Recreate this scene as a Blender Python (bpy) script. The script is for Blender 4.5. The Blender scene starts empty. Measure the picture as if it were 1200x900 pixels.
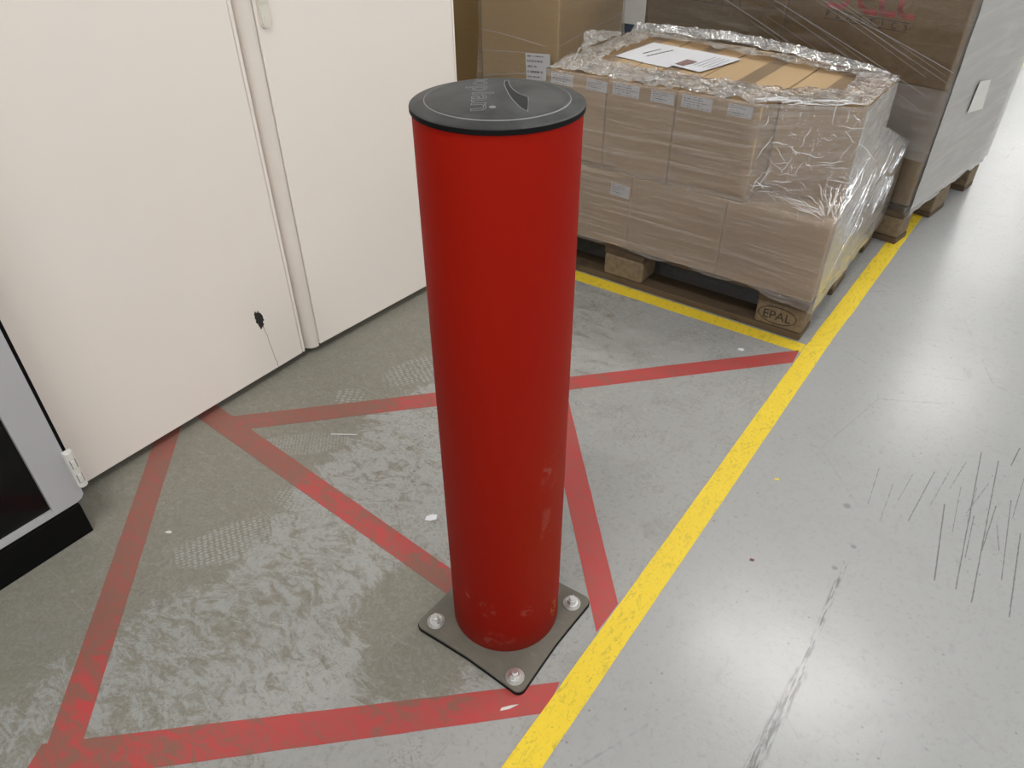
import bpy, bmesh, math, random
from mathutils import Vector, Matrix, noise
from math import sin, cos, pi, radians as R

random.seed(7)
SC = bpy.context.scene
COL = SC.collection

# ------------------------------------------------------------------ camera
cam_d = bpy.data.cameras.new('camera')
cam = bpy.data.objects.new('camera', cam_d); COL.objects.link(cam)
cam_d.sensor_width = 36.0
cam_d.lens = 36.0 * 850.0 / 1200.0
cam_d.clip_start = 0.02
m = Matrix(((0.81148454, -0.34784813, 0.46956844),
            (0.58434686, 0.49074222, -0.64630552),
            (-0.00562089, 0.79885778, 0.60149369)))
cam.matrix_world = Matrix.Translation((0.52225, -0.69420, 1.20590)) @ m.to_4x4()
SC.camera = cam

# ------------------------------------------------------------------ world / exposure
SC.view_settings.view_transform = 'Standard'
SC.view_settings.look = 'None'
SC.view_settings.gamma = 1.0
SC.view_settings.use_curve_mapping = False
SC.view_settings.exposure = 0.0
wd = bpy.data.worlds.new('hall_air'); SC.world = wd
wd.use_nodes = True
wd.node_tree.nodes['Background'].inputs[0].default_value = (0.93, 0.96, 1.0, 1)
wd.node_tree.nodes['Background'].inputs[1].default_value = 1.05
LAMP_STRENGTH = 42.0
LAMP_ROWS = [(x, y) for x in (0.36, 3.6) for y in (-5.6, -1.25, 3.1, 7.5, 11.9, 16.3, 20.7)]  # second row is unseen, added to brighten upright faces
LAMP_Z = 4.0

# ------------------------------------------------------------------ helpers
def link(o, parent=None):
    COL.objects.link(o)
    if parent is not None:
        o.parent = parent
    return o

def obj(name, bm, mat, parent=None, smooth=False, loc=None):
    me = bpy.data.meshes.new(name)
    bm.normal_update(); bm.to_mesh(me); bm.free()
    if mat is not None:
        me.materials.append(mat)
    if smooth:
        for p in me.polygons: p.use_smooth = True
    o = link(bpy.data.objects.new(name, me), parent)
    if loc: o.location = loc
    return o

def tag(o, label, cat, group=None):
    o['label'] = label; o['category'] = cat
    if group: o['group'] = group
    return o

def thing(name, label, cat, loc=(0, 0, 0), rz=0.0, group=None):
    o = link(bpy.data.objects.new(name, None))
    o.empty_display_size = 0.05
    o.location = loc; o.rotation_euler = (0, 0, rz)
    return tag(o, label, cat, group)

def structure(o):
    o['kind'] = 'structure'; return o

def box(bm, x0, x1, y0, y1, z0, z1, bev=0.0, seg=1):
    vs = [bm.verts.new((x, y, z)) for z in (z0, z1) for y in (y0, y1) for x in (x0, x1)]
    fs = [bm.faces.new([vs[i] for i in f]) for f in
          ((0, 2, 3, 1), (4, 5, 7, 6), (0, 1, 5, 4), (2, 6, 7, 3), (0, 4, 6, 2), (1, 3, 7, 5))]
    if bev > 0:
        es = list({e for f in fs for e in f.edges})
        bmesh.ops.bevel(bm, geom=es, offset=bev, segments=seg, affect='EDGES', profile=0.5)
    return bm

def B(*a, **k):
    return box(bmesh.new(), *a, **k)

def prism(bm, pts, z0, z1):
    lo = [bm.verts.new((x, y, z0)) for x, y in pts]
    hi = [bm.verts.new((x, y, z1)) for x, y in pts]
    n = len(pts)
    bm.faces.new(lo[::-1]); bm.faces.new(hi)
    for i in range(n):
        bm.faces.new((lo[i], lo[(i + 1) % n], hi[(i + 1) % n], hi[i]))
    return bm

def lathe(bm, prof, n=96, close=False):
    rings = []
    for r, z in prof:
        if r < 1e-6:
            rings.append([bm.verts.new((0, 0, z))])
        else:
            rings.append([bm.verts.new((r * cos(2 * pi * i / n), r * sin(2 * pi * i / n), z)) for i in range(n)])
    for a, b in zip(rings, rings[1:]):
        for i in range(n):
            j = (i + 1) % n
            if len(a) == 1 and len(b) == 1: continue
            if len(a) == 1: bm.faces.new((a[0], b[j], b[i]))
            elif len(b) == 1: bm.faces.new((a[i], a[j], b[0]))
            else: bm.faces.new((a[i], a[j], b[j], b[i]))
    return bm

def tube(bm, pts, r, n=8):
    pts = [Vector(p) for p in pts]; rings = []
    for i, p in enumerate(pts):
        t = (pts[min(i + 1, len(pts) - 1)] - pts[max(i - 1, 0)]).normalized()
        a = t.cross(Vector((0, 0, 1)))
        if a.length < 1e-3: a = t.cross(Vector((1, 0, 0)))
        a.normalize(); b = t.cross(a)
        rings.append([bm.verts.new(p + r * (a * cos(2 * pi * k / n) + b * sin(2 * pi * k / n))) for k in range(n)])
    for a, b in zip(rings, rings[1:]):
        for k in range(n):
            bm.faces.new((a[k], a[(k + 1) % n], b[(k + 1) % n], b[k]))
    bm.faces.new(rings[0][::-1]); bm.faces.new(rings[-1])
    return bm

def xform(bm, M):
    bmesh.ops.transform(bm, matrix=M, verts=bm.verts); return bm

def fbm(x, y, z, o=3):
    return noise.fractal(Vector((x, y, z)), 1.0, 2.0, o)

# ------------------------------------------------------------------ node helpers
class NT:
    def __init__(self, name):
        self.mat = bpy.data.materials.new(name); self.mat.use_nodes = True
        self.t = self.mat.node_tree; self.t.nodes.clear()
        self.out = self.t.nodes.new('ShaderNodeOutputMaterial')
    def n(self, typ, **kw):
        nd = self.t.nodes.new(typ)
        for k, v in kw.items(): setattr(nd, k, v)
        return nd
    def l(self, a, b): self.t.links.new(a, b)
    def put(self, sock, v):
        if isinstance(v, bpy.types.NodeSocket): self.l(v, sock)
        elif v is not None:
            if isinstance(v, (tuple, list)) and len(v) == 3 and sock.type == 'RGBA': v = (*v, 1)
            sock.default_value = v
    def math(self, op, a, b=None, c=None, clamp=False):
        nd = self.n('ShaderNodeMath', operation=op, use_clamp=clamp)
        self.put(nd.inputs[0], a)
        if b is not None: self.put(nd.inputs[1], b)
        if c is not None: self.put(nd.inputs[2], c)
        return nd.outputs[0]
    def vmath(self, op, a, b=None, scale=None):
        nd = self.n('ShaderNodeVectorMath', operation=op)
        self.put(nd.inputs[0], a)
        if b is not None: self.put(nd.inputs[1], b)
        if scale is not None: self.put(nd.inputs['Scale'], scale)
        return nd.outputs['Value'] if op in ('DOT_PRODUCT', 'LENGTH', 'DISTANCE') else nd.outputs['Vector']
    def mr(self, v, a, b, c=0.0, d=1.0, smooth=True):
        nd = self.n('ShaderNodeMapRange', interpolation_type='SMOOTHSTEP' if smooth else 'LINEAR')
        self.put(nd.inputs[0], v)
        for i, q in enumerate((a, b, c, d)): self.put(nd.inputs[i + 1], q)
        return nd.outputs[0]
    def noise(self, vec, scale, detail=3, rough=0.5, dist=0.0):
        nd = self.n('ShaderNodeTexNoise')
        self.put(nd.inputs['Vector'], vec); nd.inputs['Scale'].default_value = scale
        nd.inputs['Detail'].default_value = detail; nd.inputs['Roughness'].default_value = rough
        nd.inputs['Distortion'].default_value = dist
        return nd.outputs[0]
    def vor(self, vec, scale, feature='F1', rnd=1.0):
        nd = self.n('ShaderNodeTexVoronoi', feature=feature)
        self.put(nd.inputs['Vector'], vec); nd.inputs['Scale'].default_value = scale
        nd.inputs['Randomness'].default_value = rnd
        return nd.outputs['Distance']
    def mapping(self, vec, scale=(1, 1, 1), rot=(0, 0, 0), loc=(0, 0, 0)):
        nd = self.n('ShaderNodeMapping')
        self.put(nd.inputs[0], vec); nd.inputs['Scale'].default_value = scale
        nd.inputs['Rotation'].default_value = rot; nd.inputs['Location'].default_value = loc
        return nd.outputs[0]
    def mix(self, f, a, b):
        nd = self.n('ShaderNodeMix', data_type='RGBA')
        self.put(nd.inputs[0], f); self.put(nd.inputs[6], a); self.put(nd.inputs[7], b)
        return nd.outputs[2]
    def coord(self, w='Object'):
        return self.n('ShaderNodeTexCoord').outputs[w]
    def pos(self):
        return self.n('ShaderNodeNewGeometry').outputs['Position']
    def bump(self, h, strength=0.2, dist=0.01):
        nd = self.n('ShaderNodeBump'); self.put(nd.inputs['Height'], h)
        nd.inputs['Strength'].default_value = strength; nd.inputs['Distance'].default_value = dist
        return nd.outputs[0]
    def bsdf(self, col, rough=0.5, metal=0.0, spec=0.5, normal=None, coat=0.0, coat_rough=0.1):
        p = self.n('ShaderNodeBsdfPrincipled')
        self.put(p.inputs['Base Color'], col); self.put(p.inputs['Roughness'], rough)
        self.put(p.inputs['Metallic'], metal); self.put(p.inputs['Specular IOR Level'], spec)
        if coat: p.inputs['Coat Weight'].default_value = coat; p.inputs['Coat Roughness'].default_value = coat_rough
        if normal is not None: self.l(normal, p.inputs['Normal'])
        return p.outputs[0]
    def done(self, sh):
        self.l(sh, self.out.inputs['Surface']); return self.mat

def plain(name, col, rough=0.5, metal=0.0, spec=0.5, var=0.12, scale=6.0, bump=0.0):
    t = NT(name); c = t.coord()
    n = t.noise(c, scale, 4)
    lo = tuple(v * (1 - var) for v in col); hi = tuple(min(1, v * (1 + var)) for v in col)
    cc = t.mix(n, lo, hi)
    nm = t.bump(t.noise(c, scale * 20, 3), bump, 0.002) if bump else None
    return t.done(t.bsdf(cc, rough, metal, spec, nm))

# ------------------------------------------------------------------ floor dirt (shared by the floor and the tapes)
def dirt_fac(t, P):
    sx = t.n('ShaderNodeSeparateXYZ'); t.l(P, sx.inputs[0]); X, Y = sx.outputs[0], sx.outputs[1]
    warp = t.n('ShaderNodeTexNoise'); t.l(P, warp.inputs['Vector']); warp.inputs['Scale'].default_value = 5.0
    warp.inputs['Detail'].default_value = 2
    Pw = t.vmath('ADD', P, t.vmath('SCALE', warp.outputs['Color'], scale=0.10))
    smear = t.noise(t.mapping(Pw, (22, 44, 1), (0, 0, R(-38))), 1.0, 6, 0.70, 1.0)
    fine = t.noise(Pw, 95, 4, 0.72, 1.4)
    big = t.noise(P, 2.2, 2, 0.5)
    s = t.math('ADD', t.math('MULTIPLY', smear, 0.7), t.math('MULTIPLY', fine, 0.3))
    cab = t.mr(t.math('ADD', X, t.math('MULTIPLY', t.math('SUBTRACT', big, 0.5), 0.50)), -0.55, -0.74, 0, 1)
    dpl = t.vmath('DISTANCE', P, (-0.09, -0.11, 0))
    plate = t.mr(t.math('ADD', dpl, t.math('MULTIPLY', t.math('SUBTRACT', t.noise(P, 7, 3), 0.5), 0.24)), 0.07, 0.21, 1, 0)
    near = t.mr(Y, -0.7, 0.6, -0.02, -0.08)
    aisle = t.mr(X, 0.17, 0.24, 0, 1)
    mid = t.mr(X, -0.45, 0.12, 0.085, -0.07)
    cov = t.math('ADD', t.math('ADD', t.math('MULTIPLY', cab, 0.42), t.math('MULTIPLY', plate, 0.30)), t.math('ADD', near, mid))
    f = t.mr(t.math('ADD', s, cov), 0.45, 0.63, 0, 1)
    f = t.math('MULTIPLY', f, t.mr(t.noise(Pw, 80, 3, 0.7, 1.5), 0.30, 0.60, 0.72, 1.0))
    # shoe soles printed light into the dirt
    for (cx, cy, ang, a, b, sc, k) in ((-0.70, 0.10, 42, 0.13, 0.045, 120, 0.55), (-0.745, 0.30, 30, 0.05, 0.04, 62, 0.6),
                                       (-0.66, 0.52, 60, 0.14, 0.07, 70, 0.7), (-0.58, -0.20, 60, 0.15, 0.06, 85, 0.7),
                                       (-0.52, -0.02, 20, 0.12, 0.05, 90, 0.6)):
        q = t.mapping(t.vmath('SUBTRACT', P, (cx, cy, 0)), (1 / a, 1 / b, 0), (0, 0, 0))
        rot = t.n('ShaderNodeVectorRotate', rotation_type='Z_AXIS'); t.l(t.vmath('SUBTRACT', P, (cx, cy, 0)), rot.inputs['Vector'])
        rot.inputs['Angle'].default_value = R(-ang)
        q = t.mapping(rot.outputs[0], (1 / a, 1 / b, 0))
        e = t.mr(t.math('ADD', t.vmath('LENGTH', q), t.math('MULTIPLY', t.math('SUBTRACT', t.noise(P, 30, 2), 0.5), 0.5)), 0.75, 1.0, 1, 0)
        dots = t.mr(t.vor(t.mapping(rot.outputs[0], (1, 1.5, 1)), sc, 'F1', 0.25), 0.28, 0.42, 1, 0)
        f = t.math('SUBTRACT', f, t.math('MULTIPLY', t.math('MULTIPLY', e, dots), k), clamp=True)
    f = t.math('MULTIPLY', f, t.math('SUBTRACT', 1.0, t.math('MULTIPLY', aisle, 0.93)))
    return f, X, Y, smear, fine, aisle

def seg_mask(t, P, a, b, w, nz):
    a = Vector((*a, 0)); b = Vector((*b, 0)); ba = b - a
    pa = t.vmath('SUBTRACT', P, tuple(a))
    h = t.math('DIVIDE', t.vmath('DOT_PRODUCT', pa, tuple(ba)), ba.length_squared, clamp=True)
    d = t.vmath('LENGTH', t.vmath('SUBTRACT', pa, t.vmath('SCALE', tuple(ba), scale=h)))
    return t.mr(t.math('ADD', d, nz), w * 0.35, w, 1, 0)

def floor_material():
    t = NT('painted_concrete'); P = t.pos()
    f, X, Y, smear, fine, aisle = dirt_fac(t, P)
    cl = t.noise(P, 1.6, 5, 0.6)
    clean = t.mix(cl, (0.335, 0.340, 0.328), (0.415, 0.418, 0.402))
    cloud = t.noise(P, 9, 5, 0.65, 0.8)
    clean = t.mix(t.mr(cloud, 0.5, 0.75, 0, 0.35), clean, (0.24, 0.235, 0.215))
    clean = t.mix(t.math('MULTIPLY', aisle, 0.65), clean, t.mix(cl, (0.36, 0.37, 0.368), (0.42, 0.43, 0.425)))
    dirt = t.mix(t.noise(P, 6, 3), (0.172, 0.158, 0.118), (0.225, 0.208, 0.160))
    col = t.mix(t.math('MULTIPLY', f, 0.88), clean, dirt)
    left = t.math('SUBTRACT', 1.0, aisle)
    vein = t.mr(t.math('ABSOLUTE', t.math('SUBTRACT', t.noise(P, 26, 5, 0.62, 2.4), 0.5)), 0.0, 0.022, 1, 0)
    vein = t.math('MULTIPLY', vein, t.math('MULTIPLY', left, t.mr(t.noise(P, 6, 3), 0.45, 0.62)))
    col = t.mix(t.math('MULTIPLY', vein, 0.55), col, (0.13, 0.118, 0.092))
    pale = t.mr(t.noise(t.mapping(P, (26, 60, 1), (0, 0, R(-40))), 1.0, 5, 0.7, 2.0), 0.56, 0.68)
    col = t.mix(t.math('MULTIPLY', pale, t.math('MULTIPLY', left, 0.30)), col, (0.40, 0.40, 0.37))
    mott = t.noise(P, 85, 4, 0.72, 0.5)
    col = t.mix(t.math('MULTIPLY', t.mr(mott, 0.52, 0.70), t.math('SUBTRACT', 0.40, t.math('MULTIPLY', aisle, 0.20))), col, (0.20, 0.20, 0.188))
    scf = t.mr(t.noise(t.mapping(P, (34, 16, 1), (0, 0, R(20))), 1.0, 6, 0.74, 0.8), 0.55, 0.72)
    col = t.mix(t.math('MULTIPLY', scf, t.math('SUBTRACT', 0.32, t.math('MULTIPLY', aisle, 0.17))), col, (0.17, 0.168, 0.155))
    # dark specks and pin holes
    sp = t.vor(P, 38, 'F1', 1.0)
    spn = t.noise(P, 5, 2)
    speck = t.math('MULTIPLY', t.mr(t.math('ADD', sp, t.math('MULTIPLY', t.noise(P, 160, 2), 0.10)), 0.10, 0.17, 1, 0), t.mr(spn, 0.45, 0.62))
    col = t.mix(t.math('MULTIPLY', speck, 0.45), col, (0.10, 0.10, 0.095))
    sp2 = t.mr(t.noise(P, 120, 3, 0.7), 0.66, 0.76)
    col = t.mix(t.math('MULTIPLY', sp2, 0.35), col, (0.13, 0.125, 0.11))
    # wiggly hairline cracks in the aisle
    ck = t.vor(P, 2.1, 'DISTANCE_TO_EDGE')
    ckm = t.math('MULTIPLY', t.mr(t.math('ADD', ck, t.math('MULTIPLY', t.noise(P, 60, 3), 0.012)), 0.004, 0.010, 1, 0), t.math('MULTIPLY', aisle, t.mr(t.noise(P, 3.3, 2), 0.5, 0.6)))
    col = t.mix(t.math('MULTIPLY', ckm, 0.35), col, (0.14, 0.14, 0.13))
    # tyre and scrape marks
    nz = t.math('MULTIPLY', t.math('SUBTRACT', t.noise(t.mapping(P, (220, 60, 1)), 1.0, 3, 0.7), 0.38), 0.0030)
    marks = None
    segs = [((0.679, 1.040), (0.704, 0.562), .0035), ((0.717, 1.030), (0.735, 0.545), .0035), ((0.753, 1.111), (0.744, 1.03), .004),
            ((0.600, 0.90), (0.585, 0.70), .0030), ((0.64, 0.80), (0.665, 0.56), .0040), ((0.70, 0.80), (0.705, 0.66), .0028),
            ((0.735, 0.86), (0.73, 0.70), .0030), ((0.66, 0.88), (0.67, 0.72), .0022), ((0.76, 0.90), (0.775, 0.64), .0028),
            ((0.79, 0.80), (0.80, 0.55), .0035), ((0.63, 0.94), (0.615, 0.78), .0020), ((0.49, 0.84), (0.50, 0.70), .0022),
            ((0.71, 0.93), (0.685, 0.80), .0022), ((0.56, 0.86), (0.55, 0.72), .0018), ((0.745, 0.80), (0.76, 0.72), .0025), ((0.69, 0.90), (0.695, 0.74), .0020), ((0.655, 0.98), (0.64, 0.86), .0020), ((0.775, 1.00), (0.77, 0.84), .0025), ((0.53, 0.80), (0.535, 0.66), .0018)]
    for a, b, w in segs:
        k = seg_mask(t, P, a, b, w * .62, nz)
        marks = k if marks is None else t.math('MAXIMUM', marks, k)
    thick = seg_mask(t, P, (0.50, -0.06), (0.512, 0.20), .016, t.math('MULTIPLY', nz, 1.8))
    thick = t.math('MULTIPLY', thick, t.mr(t.noise(t.mapping(P, (220, 22, 1)), 1.0, 3, 0.6), 0.40, 0.58))
    thin = seg_mask(t, P, (0.512, 0.20), (0.505, 0.50), .008, nz)
    thin = t.math('MULTIPLY', thin, t.mr(t.noise(t.mapping(P, (220, 22, 1)), 1.0, 3, 0.6), 0.45, 0.6))
    for q, k in ((thick, 1.0), (thin, 0.9)):
        marks = t.math('MAXIMUM', marks, t.math('MULTIPLY', q, k))
    for c, r in (((0.463, 0.668), .012), ((0.492, 0.475), .009), ((0.508, 0.555), .008)):
        d = t.vmath('DISTANCE', P, (*c, 0))
        marks = t.math('MAXIMUM', marks, t.math('MULTIPLY', t.mr(t.math('ADD', d, t.math('MULTIPLY', nz, 1.5)), r * .4, r, 1, 0), 0.6))
    col = t.mix(t.math('MULTIPLY', marks, 0.62), col, (0.055, 0.055, 0.052))
    # light scratches through the dirt
    scr = t.mr(t.noise(t.mapping(P, (5, 170, 1), (0, 0, R(25))), 1.0, 3, 0.6, 0.3), 0.66, 0.72)
    scr2 = t.mr(t.noise(t.mapping(P, (6, 150, 1), (0, 0, R(-50))), 1.0, 3, 0.6, 0.3), 0.67, 0.73)
    col = t.mix(t.math('MULTIPLY', t.math('MAXIMUM', scr, scr2), t.math('MULTIPLY', f, 0.35)), col, (0.40, 0.39, 0.34))
    rough = t.math('ADD', t.math('ADD', 0.20, t.math('MULTIPLY', f, 0.33)), t.math('MULTIPLY', cloud, 0.10))
    h = t.math('ADD', t.math('MULTIPLY', t.noise(P, 18, 4, 0.6), 0.5), t.math('ADD', t.math('MULTIPLY', f, 0.12), t.math('MULTIPLY', t.noise(P, 190, 2), 0.10)))
    nm = t.bump(h, 0.25, 0.004)
    return t.done(t.bsdf(col, rough, 0, 0.5, nm))

def tape_material(name, hi, lo, dirtcol, dmul, kind):
    t = NT(name); P = t.pos()
    f, X, Y, smear, fine, aisle = dirt_fac(t, P)
    col = t.mix(t.noise(P, 14, 4, 0.7), lo, hi)
    if kind == 'red':
        d = t.math('MULTIPLY', t.math('ADD', t.math('MULTIPLY', f, 0.75), t.mr(smear, 0.35, 0.62, 0.16, 0.50)), dmul, clamp=True)
        col = t.mix(d, col, dirtcol)
    else:
        wear = t.mr(t.noise(t.mapping(P, (75, 30, 1), (0, 0, R(38))), 1.0, 6, 0.75, 0.9), 0.53, 0.66)
        pit = t.mr(t.noise(P, 140, 4, 0.75), 0.56, 0.68)
        far = t.mr(Y, -0.3, 2.4, 0.75, 1.0)
        d = t.math('MULTIPLY', t.math('MAXIMUM', t.math('MULTIPLY', wear, 0.65), t.math('MULTIPLY', pit, 0.8)), t.math('MULTIPLY', far, dmul), clamp=True)
        col = t.mix(d, col, dirtcol)
    nm = t.bump(t.noise(P, 60, 4), 0.12, 0.002)
    return t.done(t.bsdf(col, 0.48, 0, 0.4, nm))

M = {}
M['floor'] = floor_material()
M['red_tape'] = tape_material('red_floor_tape', (0.58, 0.055, 0.060), (0.48, 0.070, 0.070), (0.255, 0.120, 0.092), 0.88, 'red')
M['yellow_tape'] = tape_material('yellow_floor_tape', (0.90, 0.67, 0.040), (0.82, 0.60, 0.045), (0.26, 0.21, 0.06), 0.80, 'yellow')
M['wall_white'] = plain('white_wall_paint', (0.80, 0.79, 0.76), 0.6)
M['wall_blue'] = plain('blue_wall_paint', (0.060, 0.085, 0.12), 0.6)
M['ceiling'] = plain('ceiling_paint', (0.55, 0.55, 0.54), 0.8)

def cream():
    t = NT('cream_enamel'); P = t.coord()
    n = t.noise(P, 1.4, 3)
    col = t.mix(n, (0.85, 0.785, 0.715), (0.88, 0.815, 0.745))
    sm = t.mr(t.noise(t.mapping(P, (1, 2.2, 1.6), (R(20), 0, 0)), 2.6, 5, 0.6, 1.2), 0.56, 0.74)
    col = t.mix(t.math('MULTIPLY', sm, 0.35), col, (0.85, 0.81, 0.775))
    return t.done(t.bsdf(col, t.math('ADD', 0.42, t.math('MULTIPLY', sm, 0.12)), 0, 0.4))
M['cream'] = cream()
M['cream_dark'] = plain('cream_post_enamel', (0.78, 0.72, 0.65), 0.45)
M['black'] = plain('black_plinth', (0.003, 0.003, 0.003), 0.6, spec=0.12, var=0.4, scale=20)
M['grey_paint'] = plain('light_grey_enamel', (0.44, 0.44, 0.445), 0.45, var=0.06)
M['white_plastic'] = plain('white_plastic', (0.66, 0.65, 0.60), 0.45, var=0.05)
M['dark_inside'] = plain('dark_interior', (0.012, 0.012, 0.013), 0.6)
M['latch'] = plain('cream_latch_plastic', (0.74, 0.70, 0.61), 0.45, var=0.05)
M['steel'] = plain('zinc_steel', (0.80, 0.80, 0.79), 0.36, 1.0, var=0.2, scale=60)
M['washer'] = plain('dull_zinc_washer', (0.50, 0.50, 0.48), 0.5, 0.8, var=0.3, scale=90)
M['ink'] = plain('dark_ink', (0.025, 0.024, 0.025), 0.6)
M['ink_brown'] = plain('brown_print', (0.030, 0.020, 0.013), 0.7)
M['ink_red'] = plain('red_print', (0.62, 0.045, 0.045), 0.55)
M['picture'] = plain('printed_picture_ink', (0.28, 0.17, 0.15), 0.6, var=0.9, scale=90)
M['paper'] = plain('white_paper', (0.74, 0.75, 0.78), 0.6, var=0.03)
M['chip_dark'] = plain('bare_dented_steel', (0.02, 0.017, 0.015), 0.6, var=0.6, scale=200)
M['brush_metal'] = plain('lamp_housing', (0.7, 0.7, 0.7), 0.5)

def glass_dark():
    t = NT('dark_door_glass')
    a = t.bsdf((0.003, 0.003, 0.0035), 0.08, 0, 0.35)
    tr = t.n('ShaderNodeBsdfTransparent'); tr.inputs[0].default_value = (0.5, 0.5, 0.5, 1)
    ms = t.n('ShaderNodeMixShader'); ms.inputs[0].default_value = 0.85
    t.l(tr.outputs[0], ms.inputs[1]); t.l(a, ms.inputs[2])
    return t.done(ms.outputs[0])
M['glass'] = glass_dark()

def bollard_red():
    t = NT('red_polymer'); P = t.coord(); 
    n = t.noise(P, 5, 3)
    col = t.mix(n, (0.315, 0.0072, 0.0012), (0.345, 0.0082, 0.0016))
    scuff = None
    def blob(c, s, k, sc, th=(0.50, 0.62)):
        q = t.vmath('MULTIPLY', t.vmath('SUBTRACT', P, c), tuple(1 / v for v in s))
        e = t.mr(t.vmath('LENGTH', q), 0.4, 1.0, 1, 0)
        g = t.mr(t.noise(P, sc, 3, 0.6, 1.0), *th)
        return t.math('MULTIPLY', t.math('MULTIPLY', e, g), k)
    # pale rub marks: (centre, extent, amount, scale)
    spots = [((0.099, -0.016, 0.45), (0.04, 0.022, 0.075), 0.35, 30), ((0.098, -0.020, 0.32), (0.04, 0.016, 0.06), 0.30, 30),
             ((0.029, -0.096, 0.130), (0.020, 0.05, 0.026), 0.5, 60), ((0.086, -0.052, 0.125), (0.03, 0.016, 0.022), 0.45, 60),
             ((0.03, -0.095, 0.045), (0.07, 0.05, 0.030), 0.3, 50), ((-0.008, -0.1, 0.150), (0.008, 0.05, 0.012), 0.5, 30)]
    for c, s, k, sc in spots:
        b = blob(c, s, k, sc); scuff = b if scuff is None else t.math('MAXIMUM', scuff, b)
    col = t.mix(scuff, col, (0.42, 0.17, 0.13))
    dust = t.mr(P_z(t, P), 0.0, 0.07, 0.22, 0.0)
    col = t.mix(dust, col, (0.22, 0.10, 0.07))
    yl = blob((0.098, 0.012, 0.075), (0.02, 0.012, 0.030), 0.8, 90, (0.50, 0.56))
    col = t.mix(yl, col, (0.60, 0.40, 0.06))
    return t.done(t.bsdf(col, 0.6, 0, 0.10, t.bump(t.noise(P, 260, 2), 0.06, 0.001)))
def P_z(t, P):
    s = t.n('ShaderNodeSeparateXYZ'); t.l(P, s.inputs[0]); return s.outputs[2]
M['red'] = bollard_red()

def cap_mat():
    t = NT('dusty_dark_rubber'); P = t.coord()
    n = t.noise(P, 16, 4, 0.6, 0.6)
    col = t.mix(t.mr(n, 0.3, 0.75), (0.032, 0.033, 0.033), (0.070, 0.071, 0.069))
    b = t.mr(t.noise(P, 9, 2), 0.6, 0.72)
    col = t.mix(t.math('MULTIPLY', b, 0.3), col, (0.14, 0.14, 0.135))
    return t.done(t.bsdf(col, 0.5, 0, 0.35, t.bump(t.noise(P, 120, 3), 0.05, 0.001)))
M['cap'] = cap_mat()
M['cap_line'] = plain('rubbed_rubber_edge', (0.23, 0.235, 0.235), 0.5)
M['rubber'] = plain('black_rubber', (0.004, 0.004, 0.004), 0.6, spec=0.15)

def plate_mat():
    t = NT('dusty_steel_plate'); P = t.coord()
    n = t.noise(P, 22, 4, 0.6, 0.8)
    col = t.mix(n, (0.125, 0.116, 0.095), (0.185, 0.172, 0.140))
    s = t.mr(t.noise(t.mapping(P, (20, 300, 1), (0, 0, R(40))), 1.0, 2), 0.66, 0.72)
    col = t.mix(t.math('MULTIPLY', s, 0.3), col, (0.32, 0.31, 0.28))
    return t.done(t.bsdf(col, 0.6, 0, 0.3))
M['plate'] = plate_mat()

def cardboard(name, base, rnd=0.0):
    t = NT(name); P = t.coord()
    n = t.noise(P, 3, 4)
    flute = t.noise(t.mapping(P, (2, 2, 160)), 1.0, 2)
    a = tuple(v * 0.90 for v in base); b = tuple(v * 1.08 for v in base)
    col = t.mix(n, a, b)
    col = t.mix(t.mr(flute, 0.4, 0.7, 0, 0.18), col, tuple(v * 0.78 for v in base))
    return t.done(t.bsdf(col, 0.7, 0, 0.2, t.bump(flute, 0.05, 0.002)))
M['card'] = cardboard('brown_cardboard', (0.53, 0.375, 0.215))
M['card_dark'] = cardboard('darker_brown_cardboard', (0.30, 0.195, 0.085))
M['card_olive'] = cardboard('olive_brown_cardboard', (0.60, 0.43, 0.23))
M['packing_tape'] = plain('brown_packing_tape', (0.30, 0.215, 0.135), 0.3, var=0.06)

def wood(name, a, b):
    t = NT(name); P = t.coord()
    g = t.noise(t.mapping(P, (4, 60, 60)), 1.0, 5, 0.65, 0.5)
    col = t.mix(g, a, b)
    col = t.mix(t.mr(t.noise(P, 12, 4), 0.55, 0.75, 0, 0.5), col, tuple(v * 0.5 for v in a))
    return t.done(t.bsdf(col, 0.75, 0, 0.2, t.bump(g, 0.4, 0.003)))
M['wood'] = wood('weathered_pallet_board', (0.070, 0.048, 0.030), (0.145, 0.102, 0.064))
M['block'] = plain('pressed_chip_block', (0.185, 0.135, 0.080), 0.8, var=0.6, scale=55, bump=0.5)

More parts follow.
